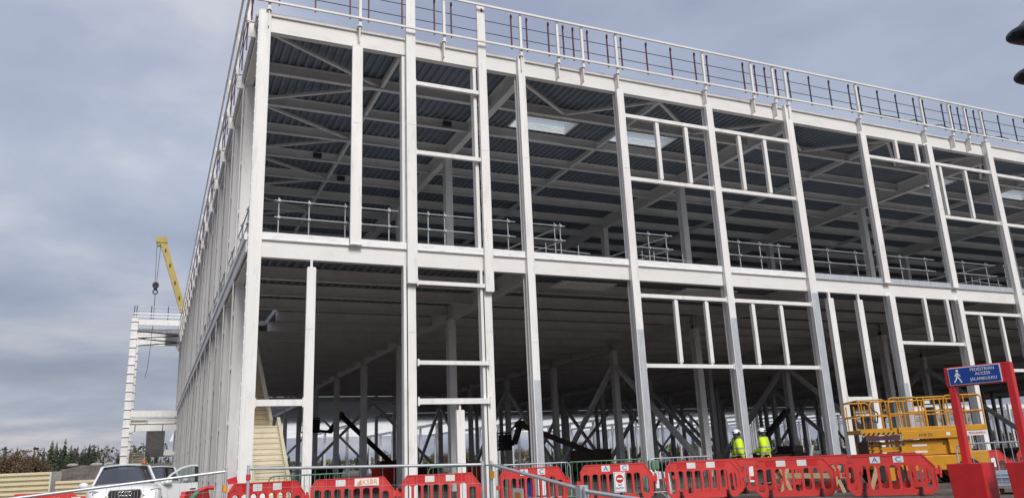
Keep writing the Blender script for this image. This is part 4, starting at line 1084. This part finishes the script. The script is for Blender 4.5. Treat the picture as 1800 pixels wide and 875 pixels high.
# ------------------------------------------------------------------ panel packs at left
def pack(x0, x1, y0, y1, h, label):
    t = thing('panel_pack', label, 'panel stack', (x0, y0, gz(x0, y0)), math.atan2(y1 - y0, x1 - x0), 'cream panel packs')
    L = math.hypot(x1 - x0, y1 - y0); n = int(h / .24); m = MB(); md = MB()
    for i in range(n):
        z = .12 + i * .24
        m.box(0, L, 0, 1.1, z + .05, z + .205); m.box(0, L, -.025, .0, z + .075, z + .18); md.box(.02, L - .02, .03, 1.05, z - .03, z + .05)
    m.build('panels', PACK, t, bevel=.012); md.build('joints', PACKD, t)
    m = MB()
    for x in (.6, L - .9): m.box(x, x + .2, .05, 1.05, -.2, .09)
    m.build('bearers', WOOD, t)
    m = MB(); m.box(L - .02, L + .05, -.04, 1.1, .15, h + .06); m.build('end_wrap', WRAP, t)
    return t
pack(-9.6, -2.96 - 1.65, 49.5, 47.75, 1.7, 'stack of cream ribbed panels at the far left edge')
pack(-4.35, .2, 47.65, 46.0, 1.22, 'lower stack of cream ribbed panels partly hidden behind the white car')

# ------------------------------------------------------------------ traffic light beside the camera
VISOR = mat('black_visor_plastic', (.016, .017, .026), .38, 0, .2, 8.)
tl = thing('traffic_light', 'black traffic light with long visors at the upper right edge', 'traffic light', (4.55, 2.30, gz(4.55, 2.3)), 0)
zb = gz(4.55, 2.3)
dirv = V((-1, .12, 0)).normalized(); tl.rotation_euler = (0, 0, math.atan2(dirv.y, dirv.x))
for k in range(3):
    z = 3.395 - .246 * k - zb
    m = MB(); L0 = .435 if k == 0 else .445; zb0 = z - .10; rings = []
    for dx, h_, lift, hw in ((0., .006, .030, .012), (.006, .034, .016, .04), (.016, .056, .006, .06), (.035, .072, .0, .075), (.065, .085, -.003, .088), (.10, .118, -.006, .098), (.15, .165, -.008, .108), (.22, .205, -.004, .112), (.345, .225, .0, .112)):
        x = L0 - dx; zc_ = zb0 + lift + h_ / 2
        rings.append([(x, hw * math.cos(2 * math.pi * q / 20), zc_ + h_ / 2 * math.sin(2 * math.pi * q / 20)) for q in range(20)])
    m.loft(rings, True); o = m.build('visor', VISOR, tl)
    m = MB(); m.sphere((.05, 0, z), .098, 16, 5, .25, 1, 1); m.build('lens', [mat('lens%d' % k, ((.25, .01, .01), (.30, .14, .01), (.01, .2, .06))[k], .2)], tl)
m = MB(); m.box(-.14, .05, -.14, .14, 2.72 - zb, 3.56 - zb); m.build('housing', BLACK, tl, bevel=.02)
m = MB(); m.tube((-.24, 0, -.3), (-.24, 0, 3.7 - zb), .045, 12); m.box(-.22, -.13, -.03, .03, 2.8 - zb, 2.86 - zb); m.box(-.22, -.13, -.03, .03, 3.4 - zb, 3.46 - zb); m.build('pole', DGREY, tl)

# ------------------------------------------------------------------ white car
def sect(y, zb_, zt, w):
    return [(0, y, zb_), (w * .85, y, zb_), (w * .98, y, zb_ + .12), (w, y, zb_ + (zt - zb_) * .5), (w * .985, y, zt - .16), (w * .93, y, zt - .055), (w * .72, y, zt - .005), (w * .4, y, zt + .02), (0, y, zt + .028)]
def mirror_rings(rs): return [r[::-1][:-1] and [(-x, y, z) for x, y, z in r[::-1][:-1]] + r for r in rs]
def car(label, loc, rz, door=True, group=None):
    t = thing('parked_car', label, 'car', loc, rz, group)
    st_ = [(.02, .30, .74, .72), (.05, .26, .90, .82), (.14, .24, 1.0, .89), (.35, .24, 1.06, .95), (.8, .26, 1.10, .985), (1.45, .28, 1.135, .99), (2.4, .28, 1.14, .99), (3.6, .28, 1.14, .99), (4.5, .30, 1.13, .96), (4.85, .34, 1.08, .90), (4.95, .40, .95, .84)]
    rings = [sect(*s) for s in st_]
    full = []
    for r in rings: full.append([(-x, y, z) for x, y, z in r[:0:-1]] + r[1:] if False else [(-x, y, z) for x, y, z in r[::-1]][:-1] + r)
    m = MB(); m.loft(full); m.add(full[0], [tuple(range(len(full[0])))]); m.add(full[-1], [tuple(range(len(full[-1])))[::-1]])
    m.build('body', CARW, t)
    # cabin: pillars and roof (white), glazing separate
    m = MB()
    roof = [(2.28, .60, 1.665), (2.7, .64, 1.71), (3.3, .65, 1.725), (4.0, .63, 1.70), (4.55, .60, 1.64)]
    rr = []
    for y, w, z in roof: rr.append([(-w - .02, y, z - .07), (-w, y, z - .015), (-w * .6, y, z + .02), (0, y, z + .035), (w * .6, y, z + .02), (w, y, z - .015), (w + .02, y, z - .07)])
    m.loft(rr)
    for s in (-1, 1):
        m.bar((s * .83, 1.46, 1.12), (s * .63, 2.30, 1.65), .055, .06); m.bar((s * .83, 3.0, 1.08), (s * .66, 2.98, 1.66), .10, .06); m.bar((s * .83, 4.0, 1.08), (s * .645, 3.95, 1.66), .12, .06); m.bar((s * .80, 4.8, 1.08), (s * .60, 4.5, 1.62), .16, .08)
    m.build('roof', CARW, t)
    m = MB()
    def wsr(tt): # windshield row
        y, z, w = 1.42 + .86 * tt, 1.135 + .53 * tt, .83 - .21 * tt
        return [(w * u, y + .07 * u * u, z - .03 * u * u) for u in (-1, -.6, -.2, .2, .6, 1)]
    m.loft([wsr(i / 4) for i in range(5)]); m.build('windscreen', CARGLASS, t)
    m = MB()
    for s in (-1, 1):
        for a, b in ((1.6, 2.93), (3.06, 3.92), (4.08, 4.55)):
            if door and s == 1 and a < 2: continue
            ya_, yb_ = (a, b); yt = max(ya_, 2.26)
            m.add([(s * .83, ya_, 1.1), (s * .83, yb_, 1.1), (s * .655, min(yb_, 4.4), 1.63), (s * .645, yt, 1.63)], [(0, 1, 2, 3)])
    m.add([(-.74, 4.86, 1.1), (.74, 4.86, 1.1), (.56, 4.58, 1.6), (-.56, 4.58, 1.6)], [(0, 1, 2, 3)]); m.build('side_glass', CARGLASS, t)
    m = MB(); m.box(-.74, .74, 1.75, 4.5, .72, .95)
    for x in (-.4, .4):
        m.box(x - .24, x + .24, 2.75, 2.92, .9, 1.42); m.box(x - .12, x + .12, 2.77, 2.88, 1.42, 1.62)
    m.box(-.72, .72, 1.55, 1.85, .9, 1.06); m.torus((.38, 1.98, 1.02), .18, .02, (0, -.9, .4), 18, 5); m.build('interior', DGREY, t)
    m = MB(); m.box(-.09, .09, 2.12, 2.16, 1.50, 1.56); m.build('rear_mirror', BLACK, t)
    for s in (-1, 1):
        m = MB(); m.bar((s * .58, 2.5, 1.75), (s * .57, 4.2, 1.745), .04, .03); m.build('roof_rail', TUBE, t)
        m = MB(); m.sphere((s * 1.08, 1.72, 1.13), .115, 12, 6, 1.15, .65, .85); m.bar((s * .88, 1.75, 1.04), (s * 1.02, 1.73, 1.08), .06, .05); m.build('wing_mirror', CARW, t, bevel=0)
    m = MB(); m.plate([(-.38, .97), (.38, .97), (.42, .88), (.34, .46), (-.34, .46), (-.42, .88)], [], -.01, .06); g = m.build('grille', BLACK, t)
    m = MB(); pts = [(-.38, .97), (.38, .97), (.42, .88), (.34, .46), (-.34, .46), (-.42, .88)]
    for a, b in zip(pts, pts[1:] + pts[:1]): m.bar((a[0], .0, a[1]), (b[0], .0, b[1]), .03, .03, (0, 1, 0))
    for i in range(9): m.box(-.33 + .08 * i, -.315 + .08 * i, -.022, -.011, .5, .93)
    m.build('grille_frame', CHROME, g)
    m = MB()
    for i in range(4): m.torus((-.126 + .084 * i, -.035, .87), .056, .0085, (0, 1, 0), 20, 6)
    m.build('ring_emblem', CHROME, g)
    for s in (-1, 1):
        m = MB(); m.add([(s * .44, .07, .66), (s * .80, .17, .72), (s * .90, .36, .84), (s * .80, .25, .85), (s * .47, .09, .80)], [(0, 1, 2, 3, 4)])
        m.add([(s * .44, .045, .66), (s * .80, .145, .72), (s * .90, .335, .84), (s * .80, .225, .85), (s * .47, .065, .80)], [(4, 3, 2, 1, 0)]); m.v = [(x, y - .075, z + .135) for x, y, z in m.v]; h = m.build('headlight', LENS, t)
        m = MB(); m.sphere((s * .57, -.015, .875), .07, 12, 6, 1.15, .6, .9); m.build('lamp', LAMP, h)
        m = MB(); m.box(s * .62 - .2, s * .62 + .2, .03, .09, .40, .54); m.build('air_intake', BLACK, t)
    m = MB(); m.box(-.55, .55, .0, .05, .27, .36); m.build('lower_grille', DGREY, t)
    for y in (.95, 3.95):
        for s in (-1, 1):
            m = MB(); m.tube((s * .76, y, .37), (s * 1.0, y, .37), .37, 22); w = m.build('wheel', BLACK, t)
            m = MB(); m.tube((s * .98, y, .37), (s * 1.008, y, .37), .25, 18); m.build('rim', TUBE, w)
    if door:
        # front door swung open on the right-hand side of the picture, hinged at its front edge
        dr = MB(); M = Matrix.Translation((.97, 1.72, 0)) @ Matrix.Rotation(R(-68), 4, 'Z')
        def D(u, z, o=0.): return M @ V((o, u, z))
        prof = [(0, .36), (1.12, .36), (1.16, .62), (1.16, 1.08), (0, 1.06)]
        dr.add([D(u, z, .035) for u, z in prof], [(0, 1, 2, 3, 4)]); dr.add([D(u, z, -.05) for u, z in prof], [(4, 3, 2, 1, 0)])
        n = len(prof); pv = [D(u, z, .035) for u, z in prof] + [D(u, z, -.05) for u, z in prof]
        dr.add(pv, [(i, (i + 1) % n, n + (i + 1) % n, n + i) for i in range(n)])
        do = dr.build('door', CARW, t)
        fr = [(.04, 1.07), (.32, 1.36), (.62, 1.55), (.9, 1.62), (1.12, 1.62), (1.15, 1.07)]
        m = MB()
        for a, b in zip(fr[:-1], fr[1:]): m.bar(D(*a), D(*b), .05, .05)
        m.build('window_frame', CARW, do)
        m = MB(); m.bar(D(1.11, 1.1, .03), D(1.09, 1.58, .03), .09, .03); m.build('pillar_trim', BLACK, do)
        m = MB(); m.add([D(u * .97 + .02, z - .01) for u, z in fr], [tuple(range(len(fr)))]); m.build('pane', glass_mat('door_glass', (.62, .70, .70), .05), do)
        m = MB(); m.bar(D(.9, .90, .06), D(1.08, .90, .06), .035, .03); m.build('handle', CHROME, do)
        m = MB(); m.sphere(D(.16, 1.14, .14), .11, 12, 6, 1.25, .8, .8); m.build('door_mirror', CARW, do)
    return t
c1 = car('white car facing the viewer with headlights on and front door open', (-.62, 26.55, -.12), R(2))
c1.scale = (1.05, 1, 1)
m = MB(); m.tube((.50, 2.35, 1.70), (.50, 2.35, 1.74), .07, 10); m.sphere((.50, 2.35, 1.74), .075, 10, 5, 1, 1, 1.3, 0); m.build('beacon', BEACON, c1)
c2 = car('white car parked further back, half hidden behind the open car door', (.35, 35.2, -.12), R(1), False)

# ------------------------------------------------------------------ workers
def skinmesh(J, E_, rootn, sub=2):
    names = list(J); me = bpy.data.meshes.new('sk'); me.from_pydata([J[n][0] for n in names], [(names.index(a), names.index(b)) for a, b in E_], [])
    ob = bpy.data.objects.new('sk', me); COL.objects.link(ob)
    ob.modifiers.new('s', 'SKIN'); sv = me.skin_vertices[0].data
    for i, n in enumerate(names):
        r = J[n][1]; sv[i].radius = r if isinstance(r, tuple) else (r, r); sv[i].use_root = (n == rootn)
    ss = ob.modifiers.new('u', 'SUBSURF'); ss.levels = sub; ss.render_levels = sub
    out = bpy.data.meshes.new_from_object(ob.evaluated_get(bpy.context.evaluated_depsgraph_get()))
    bpy.data.objects.remove(ob); bpy.data.meshes.remove(me)
    out.polygons.foreach_set('use_smooth', [True] * len(out.polygons))
    return out
def person(label, loc, rz, lh, rh, lel, rel, turn=0., mask=False):
    t = thing('person', label, 'person', loc, rz, 'workers in hi vis jackets'); t.scale = (1.06, 1.06, 1.06)
    J = {'pelvis': ((0, 0, .95), (.15, .12)), 'waist': ((0, .0, 1.10), (.14, .11)), 'chest': ((0, -.01, 1.32), (.17, .12)), 'nb': ((0, 0, 1.47), .07), 'neck': ((0, -.01, 1.53), .055), 'head': ((0, -.03, 1.635), (.085, .10)), 'top': ((0, -.02, 1.72), (.075, .085))}
    E_ = [('pelvis', 'waist'), ('waist', 'chest'), ('chest', 'nb'), ('nb', 'neck'), ('neck', 'head'), ('head', 'top')]
    arms = {}
    for s, nm, hand, el in ((-1, 'l', lh, lel), (1, 'r', rh, rel)):
        J['sh' + nm] = ((s * .19, 0, 1.42), .065); J['el' + nm] = (el, .048); J['wr' + nm] = (hand, .034)
        E_ += [('chest', 'sh' + nm), ('sh' + nm, 'el' + nm), ('el' + nm, 'wr' + nm)]
        d = (V(hand) - V(el)).normalized(); side = d.cross(V((0, 0, 1)))
        side = side.normalized() if side.length > .1 else V((1, 0, 0)); dn = d.cross(side)
        pm = V(hand) + d * .06; J['pm' + nm] = (tuple(pm), (.036, .022)); E_.append(('wr' + nm, 'pm' + nm))
        for i, (o_, L_) in enumerate(((-.028, .075), (-.009, .088), (.010, .082), (.028, .062))):
            b_ = pm + side * o_ + d * .03; m_ = b_ + d * L_ * .55; e_ = m_ + d * L_ * .35 + dn * .025
            J['fa%d%s' % (i, nm)] = (tuple(b_), .010); J['fb%d%s' % (i, nm)] = (tuple(m_), .009); J['fc%d%s' % (i, nm)] = (tuple(e_), .008)
            E_ += [('pm' + nm, 'fa%d%s' % (i, nm)), ('fa%d%s' % (i, nm), 'fb%d%s' % (i, nm)), ('fb%d%s' % (i, nm), 'fc%d%s' % (i, nm))]
        b_ = V(hand) + d * .03 + side * -s * .03; J['ta' + nm] = (tuple(b_), .012); J['tb' + nm] = (tuple(b_ + d * .05 - side * s * .02), .010); E_ += [('wr' + nm, 'ta' + nm), ('ta' + nm, 'tb' + nm)]
        hx = s * .10
        J['hip' + nm] = ((hx, 0, .88), .095); J['kn' + nm] = ((hx * 1.15, -.02, .50), .066); J['an' + nm] = ((hx * 1.2, .03, .10), .046); J['to' + nm] = ((hx * 1.3, -.14, .05), .042)
        E_ += [('pelvis', 'hip' + nm), ('hip' + nm, 'kn' + nm), ('kn' + nm, 'an' + nm), ('an' + nm, 'to' + nm)]
    me = skinmesh(J, E_, 'pelvis'); me.materials.append(SKIN); child('body', me, t)
    # jacket
    K = {k: (J[k][0], J[k][1]) for k in ('pelvis', 'waist', 'chest', 'nb', 'shl', 'ell', 'wrl', 'shr', 'elr', 'wrr')}
    def up(r, a): return tuple(q + a for q in r) if isinstance(r, tuple) else r + a
    K = {k: (p, up(r, .062 if k not in ('wrl', 'wrr') else .022)) for k, (p, r) in K.items()}
    K['hem'] = ((0, 0, .80), (.235, .19)); K['col'] = ((0, .0, 1.545), .088)
    E2 = [('hem', 'pelvis'), ('pelvis', 'waist'), ('waist', 'chest'), ('chest', 'nb'), ('nb', 'col'), ('chest', 'shl'), ('shl', 'ell'), ('ell', 'wrl'), ('chest', 'shr'), ('shr', 'elr'), ('elr', 'wrr')]
    me = skinmesh(K, E2, 'pelvis'); me.materials.append(HIVIS); child('jacket', me, t)
    K = {k: (J[k][0], up(J[k][1], .022)) for k in ('pelvis', 'hipl', 'knl', 'anl', 'hipr', 'knr', 'anr')}
    me = skinmesh(K, [('pelvis', 'hipl'), ('hipl', 'knl'), ('knl', 'anl'), ('pelvis', 'hipr'), ('hipr', 'knr'), ('knr', 'anr')], 'pelvis'); me.materials.append(TROU); child('trousers', me, t)
    for s in (-1, 1):
        m = MB(); m.sphere((s * .128, -.06, .06), .075, 10, 6, .75, 2.0, .9); m.build('boot', BLACK, t)
    # head details, turned on the neck
    H = bpy.data.objects.new('helmet', None); bpy.data.objects.remove(H)
    c = V((0, -.03, 1.66)); Rm = Matrix.Translation(c) @ Matrix.Rotation(turn, 4, 'Z') @ Matrix.Translation(-c)
    def tf(m): m.v = [tuple(Rm @ V(p)) for p in m.v]; return m
    m = MB(); m.sphere((0, -.025, 1.69), .135, 16, 6, .92, 1.08, .92, 0.); m.sphere((0, -.025, 1.685), .150, 16, 3, .92, 1.12, .12, 0)
    m.add([(-.09, -.15, 1.69), (.09, -.15, 1.69), (.06, -.215, 1.675), (-.06, -.215, 1.675), (-.09, -.15, 1.70), (.09, -.15, 1.70), (.06, -.215, 1.685), (-.06, -.215, 1.685)], [(0, 1, 2, 3), (7, 6, 5, 4), (0, 3, 7, 4), (1, 5, 6, 2), (3, 2, 6, 7)])
    m.bar((0, -.13, 1.765), (0, .09, 1.775), .03, .02); tf(m).build('helmet', HELM, t)
    for s in (-1, 1):
        m = MB(); m.sphere((s * .115, -.02, 1.67), .062, 10, 6, .6, .9, 1.1); tf(m).build('ear_defender', BLACK, t)
    m = MB(); m.box(-.045, .045, .10, .125, 1.70, 1.74); tf(m).build('helmet_badge', BLACK, t)
    m = MB(); m.sphere((0, -.135, 1.63), .018, 6, 4, .8, 1.2, 1.3); tf(m).build('nose', SKIN, t)
    m = MB()
    for s in (-1, 1): m.sphere((s * .034, -.122, 1.655), .012, 6, 4)
    tf(m).build('eyes', BLACK, t)
    m = MB(); m.box(-.025, .025, -.13, -.12, 1.588, 1.596); tf(m).build('mouth', MAROON, t)
    m = MB(); m.sphere((0, .03, 1.60), .085, 12, 5, 1, .8, .9); tf(m).build('hair', DGREY, t)
    return t
# worker on the right: back to the viewer, looking left, left hand forward
person('person in plain hi vis jacket and white helmet, right one of the two workers', (19.15, 21.85, .03), R(218), (-.12, -.40, 1.04), (.30, -.05, .92), (-.27, -.10, 1.16), (.28, .04, 1.15), R(-35))
p1 = person('person in hi vis jacket with dark harness straps, left one of the two workers', (18.36, 22.3, .02), R(72), (-.28, -.08, .90), (.24, -.22, .95), (-.27, .03, 1.15), (.28, .0, 1.16), R(20))
m = MB()
for s in (-1, 1):
    m.path([(s * .10, -.165, 1.05), (s * .115, -.17, 1.25), (s * .11, -.12, 1.47), (s * .09, .08, 1.50), (-s * .05, .17, 1.25), (-s * .10, .165, 1.0)], .022, 6)
m.torus((0, 0, .93), .19, .022, (0, 0, 1), 18, 5); m.build('harness', BLACK, p1)

# ------------------------------------------------------------------ machines inside the hall
def boom_lift(label, base, knee, elbow, basket, rz=0):
    t = thing('boom_lift', label, 'lift', base, 0, 'boom lifts inside the hall')
    b0 = V(base)
    def L(p): return V(p) - b0
    m = MB(); m.box(-1.1, 1.1, -.9, .9, .45, .95); m.box(-.9, 1.3, -.75, .75, .95, 1.7); m.build('chassis', BROWNM, t, bevel=.05)
    for x in (-.9, .9):
        for y in (-1.05, .75):
            m = MB(); m.tube((x, y, .45), (x, y + .3, .45), .45, 16); m.build('wheel', BLACK, t)
    k, e, q = L(knee), L(elbow), L(basket)
    m = MB(); m.bar((.3, 0, 1.5), k, .26, .34); m.build('main_boom', BROWNM, t)
    m = MB(); m.bar(k, e, .28, .32); m.tube(k + V((0, -.3, 0)), k + V((0, .3, 0)), .28, 10); m.build('jib', BROWNM, t)
    m = MB(); m.bar(e, q + V((0, 0, .2)), .18, .2); m.box(q.x - .8, q.x + .5, q.y - .5, q.y + .5, q.z, q.z + .12)
    for x in (-.8, -.15, .46):
        for y in (-.48, .48): m.bar(q + V((x, y, .1)), q + V((x, y, 1.15)), .05, .05)
    for z in (.6, 1.12):
        for y in (-.48, .48): m.bar(q + V((-.8, y, z)), q + V((.48, y, z)), .05, .05)
        for x in (-.8, .48): m.bar(q + V((x, -.48, z)), q + V((x, .48, z)), .05, .05)
    m.box(q.x - .1, q.x + .45, q.y - .45, q.y + .4, q.z + .1, q.z + 1.0)
    m.build('basket', BLACK, t)
    return t
boom_lift('dark boom lift deep in the hall with its basket raised near the ceiling', (19.9, 72.9, 0), (14.3, 67.3, 5.5), (13.2, 66.2, 4.1), (11.5, 64.5, 4.0))
boom_lift('brown articulated boom lift in the middle of the hall with bent arm', (25.4, 45.3, 0), (22.2, 48.5, 3.5), (21.9, 48.9, 2.3), (21.2, 49.3, 1.9))
m = MB(); o_ = thing('telehandler', 'black twin boom of a machine slanting up beside the hall columns', 'machine', (34.5, 38.5, 0), -.2)
m.box(-1.6, 1.4, -.9, .9, .4, .95); m.box(.7, 1.4, -.9, .9, .95, 1.4); m.build('chassis', BROWNM, o_, bevel=.05)
m = MB(); m.bar((1.2, 0, 1.2), (1.1, 0, 3.5), .14, .14); m.build('mast', BLACK, o_)
for x in (-1.1, 1.0):
    for y in (-1.1, .8):
        m = MB(); m.tube((x, y, .55), (x, y + .35, .55), .55, 16); m.build('wheel', BLACK, o_)
for y in (-.25, .25):
    m = MB(); m.bar((-.7, y, 1.75), (1.2, y, 3.55), .10, .20); m.build('boom_arm', BLACK, o_)
def skip(x, y, rz, label, mt=RED):
    t = thing('waste_skip', label, 'skip', (x, y, 0), rz, 'skips inside the hall')
    m = MB(); m.loft([[(-.9, -.6, .15), (.9, -.6, .15), (.9, .6, .15), (-.9, .6, .15)], [(-1.3, -.75, 1.25), (1.3, -.75, 1.25), (1.3, .75, 1.25), (-1.3, .75, 1.25)]], True, False); m.add([(-.9, -.6, .15), (.9, -.6, .15), (.9, .6, .15), (-.9, .6, .15)], [(0, 1, 2, 3)]); m.build('hopper', mt, t)
    m = MB()
    for x_ in (-1.3, 1.3): m.bar((x_, -.78, 1.22), (x_, .78, 1.22), .1, .1)
    for y_ in (-.78, .78): m.bar((-1.3, y_, 1.22), (1.3, y_, 1.22), .1, .1)
    m.build('rim', mt, t)
    m = MB(); m.box(-.7, -.5, -.6, .6, 0, .14); m.box(.5, .7, -.6, .6, 0, .14); m.build('runners', BLACK, t)
skip(15.5, 56, .3, 'red waste skip seen left of the double column in the hall'); skip(18.2, 57, -.2, 'dark waste skip beside the red one in the hall', BROWNM)
skip(19.5, 50, .1, 'red waste skip nearest the double column in the hall')
skip(12.0, 62, .5, 'dark grey waste skip beyond the staircase', DGREY)

# ------------------------------------------------------------------ world, sun, camera
w = bpy.data.worlds.new('World'); S.world = w; w.use_nodes = True
n = w.node_tree.nodes; l = w.node_tree.links
bg = n['Background']
sky = n.new('ShaderNodeTexSky'); sky.sky_type = 'NISHITA'; sky.sun_disc = False
SUN = V((-.03, -.76, .60)).normalized()
sky.sun_elevation = math.asin(SUN.z); sky.sun_rotation = math.atan2(SUN.x, SUN.y); sky.air_density = 1.2; sky.dust_density = 3
tc = n.new('ShaderNodeTexCoord'); sp = n.new('ShaderNodeSeparateXYZ'); l.new(tc.outputs['Generated'], sp.inputs[0])
def mth(op, a, b=None, clamp=False):
    x = n.new('ShaderNodeMath'); x.operation = op; x.use_clamp = clamp
    for i, q in enumerate((a, b)):
        if q is None: continue
        if isinstance(q, (int, float)): x.inputs[i].default_value = q
        else: l.new(q, x.inputs[i])
    return x.outputs[0]
zc = mth('MAXIMUM', sp.outputs['Z'], 0.0); den = mth('ADD', zc, .16)
cb = n.new('ShaderNodeCombineXYZ'); l.new(mth('DIVIDE', sp.outputs['X'], den), cb.inputs[0]); l.new(mth('DIVIDE', sp.outputs['Y'], den), cb.inputs[1])
def wn(scale, det, off, dist=0.):
    mp = n.new('ShaderNodeMapping'); mp.inputs['Location'].default_value = off; l.new(cb.outputs[0], mp.inputs[0])
    x = n.new('ShaderNodeTexNoise'); x.inputs['Scale'].default_value = scale; x.inputs['Detail'].default_value = det; x.inputs['Roughness'].default_value = .52; x.inputs['Distortion'].default_value = dist
    l.new(mp.outputs[0], x.inputs['Vector']); return x.outputs['Fac']
n1, n2 = wn(.85, 7, (4.53, 19.25, 0), .3), wn(2.3, 8, (2.53, 14.1, 0), .2)
f = mth('ADD', mth('MULTIPLY', n1, .70), mth('MULTIPLY', n2, .30))
ramp = n.new('ShaderNodeValToRGB'); l.new(f, ramp.inputs[0])
e = ramp.color_ramp.elements; e[0].position = .41; e[1].position = .60
K = 5.2
def c3(r, g, b): return (r * K, g * K, b * K, 1)
e[0].color = c3(.36, .408, .535); e[1].color = c3(.65, .665, .735)
x_ = e.new(.5); x_.color = c3(.445, .495, .62)
mx = n.new('ShaderNodeMix'); mx.data_type = 'RGBA'; mx.inputs['Factor'].default_value = .93
zz = mth('ADD', zc, mth('MULTIPLY', mth('SUBTRACT', n1, .5), .10))
band = n.new('ShaderNodeValToRGB'); l.new(zz, band.inputs[0]); be = band.color_ramp.elements
be[0].position = 0.; be[0].color = (.80, .79, .80, 1); be[1].position = 1.; be[1].color = (1, 1, 1, 1)
for q, c_ in ((.05, (.84, .82, .81)), (.075, (1.02, .99, .95)), (.105, (.77, .755, .755)), (.19, (.85, .845, .86)), (.33, (1.15, 1.13, 1.09)), (.46, (.98, .98, 1.0))):
    q_ = be.new(q); q_.color = (*c_, 1)
bm_ = n.new('ShaderNodeMix'); bm_.data_type = 'RGBA'; bm_.blend_type = 'MULTIPLY'; bm_.inputs['Factor'].default_value = 1
l.new(ramp.outputs[0], bm_.inputs[6]); l.new(band.outputs[0], bm_.inputs[7])
l.new(sky.outputs[0], mx.inputs[6]); l.new(bm_.outputs[2], mx.inputs[7])
l.new(mx.outputs[2], bg.inputs['Color']); bg.inputs['Strength'].default_value = .10
sd = bpy.data.lights.new('sun', 'SUN'); sd.energy = 1.5; sd.angle = R(22); sd.color = (1, .965, .92)
so = bpy.data.objects.new('sun', sd); COL.objects.link(so); so.rotation_euler = SUN.to_track_quat('Z', 'Y').to_euler(); so.location = (0, 0, 60)
cam = bpy.data.cameras.new('camera'); co = bpy.data.objects.new('camera', cam); COL.objects.link(co); S.camera = co
FPX, YAW, PIT, ROL = 1382.2, .42854838, .26282727, -.04277051
cam.sensor_width = 36; cam.lens = FPX / 1800 * 36; cam.clip_end = 5000; cam.clip_start = .1
cy, sy, cp, spn = math.cos(YAW), math.sin(YAW), math.cos(PIT), math.sin(PIT)
fw = V((sy * cp, cy * cp, spn)); rt = V((cy, -sy, 0)); upv = rt.cross(fw)
r2 = rt * math.cos(ROL) + upv * math.sin(ROL); u2 = -rt * math.sin(ROL) + upv * math.cos(ROL)
co.matrix_world = Matrix(((r2.x, u2.x, -fw.x, 0), (r2.y, u2.y, -fw.y, 0), (r2.z, u2.z, -fw.z, 1.2), (0, 0, 0, 1)))
S.view_settings.view_transform = 'Standard'; S.view_settings.look = 'None'; S.view_settings.exposure = .89; S.view_settings.gamma = 1
S.cycles.max_bounces = 8; S.cycles.diffuse_bounces = 5
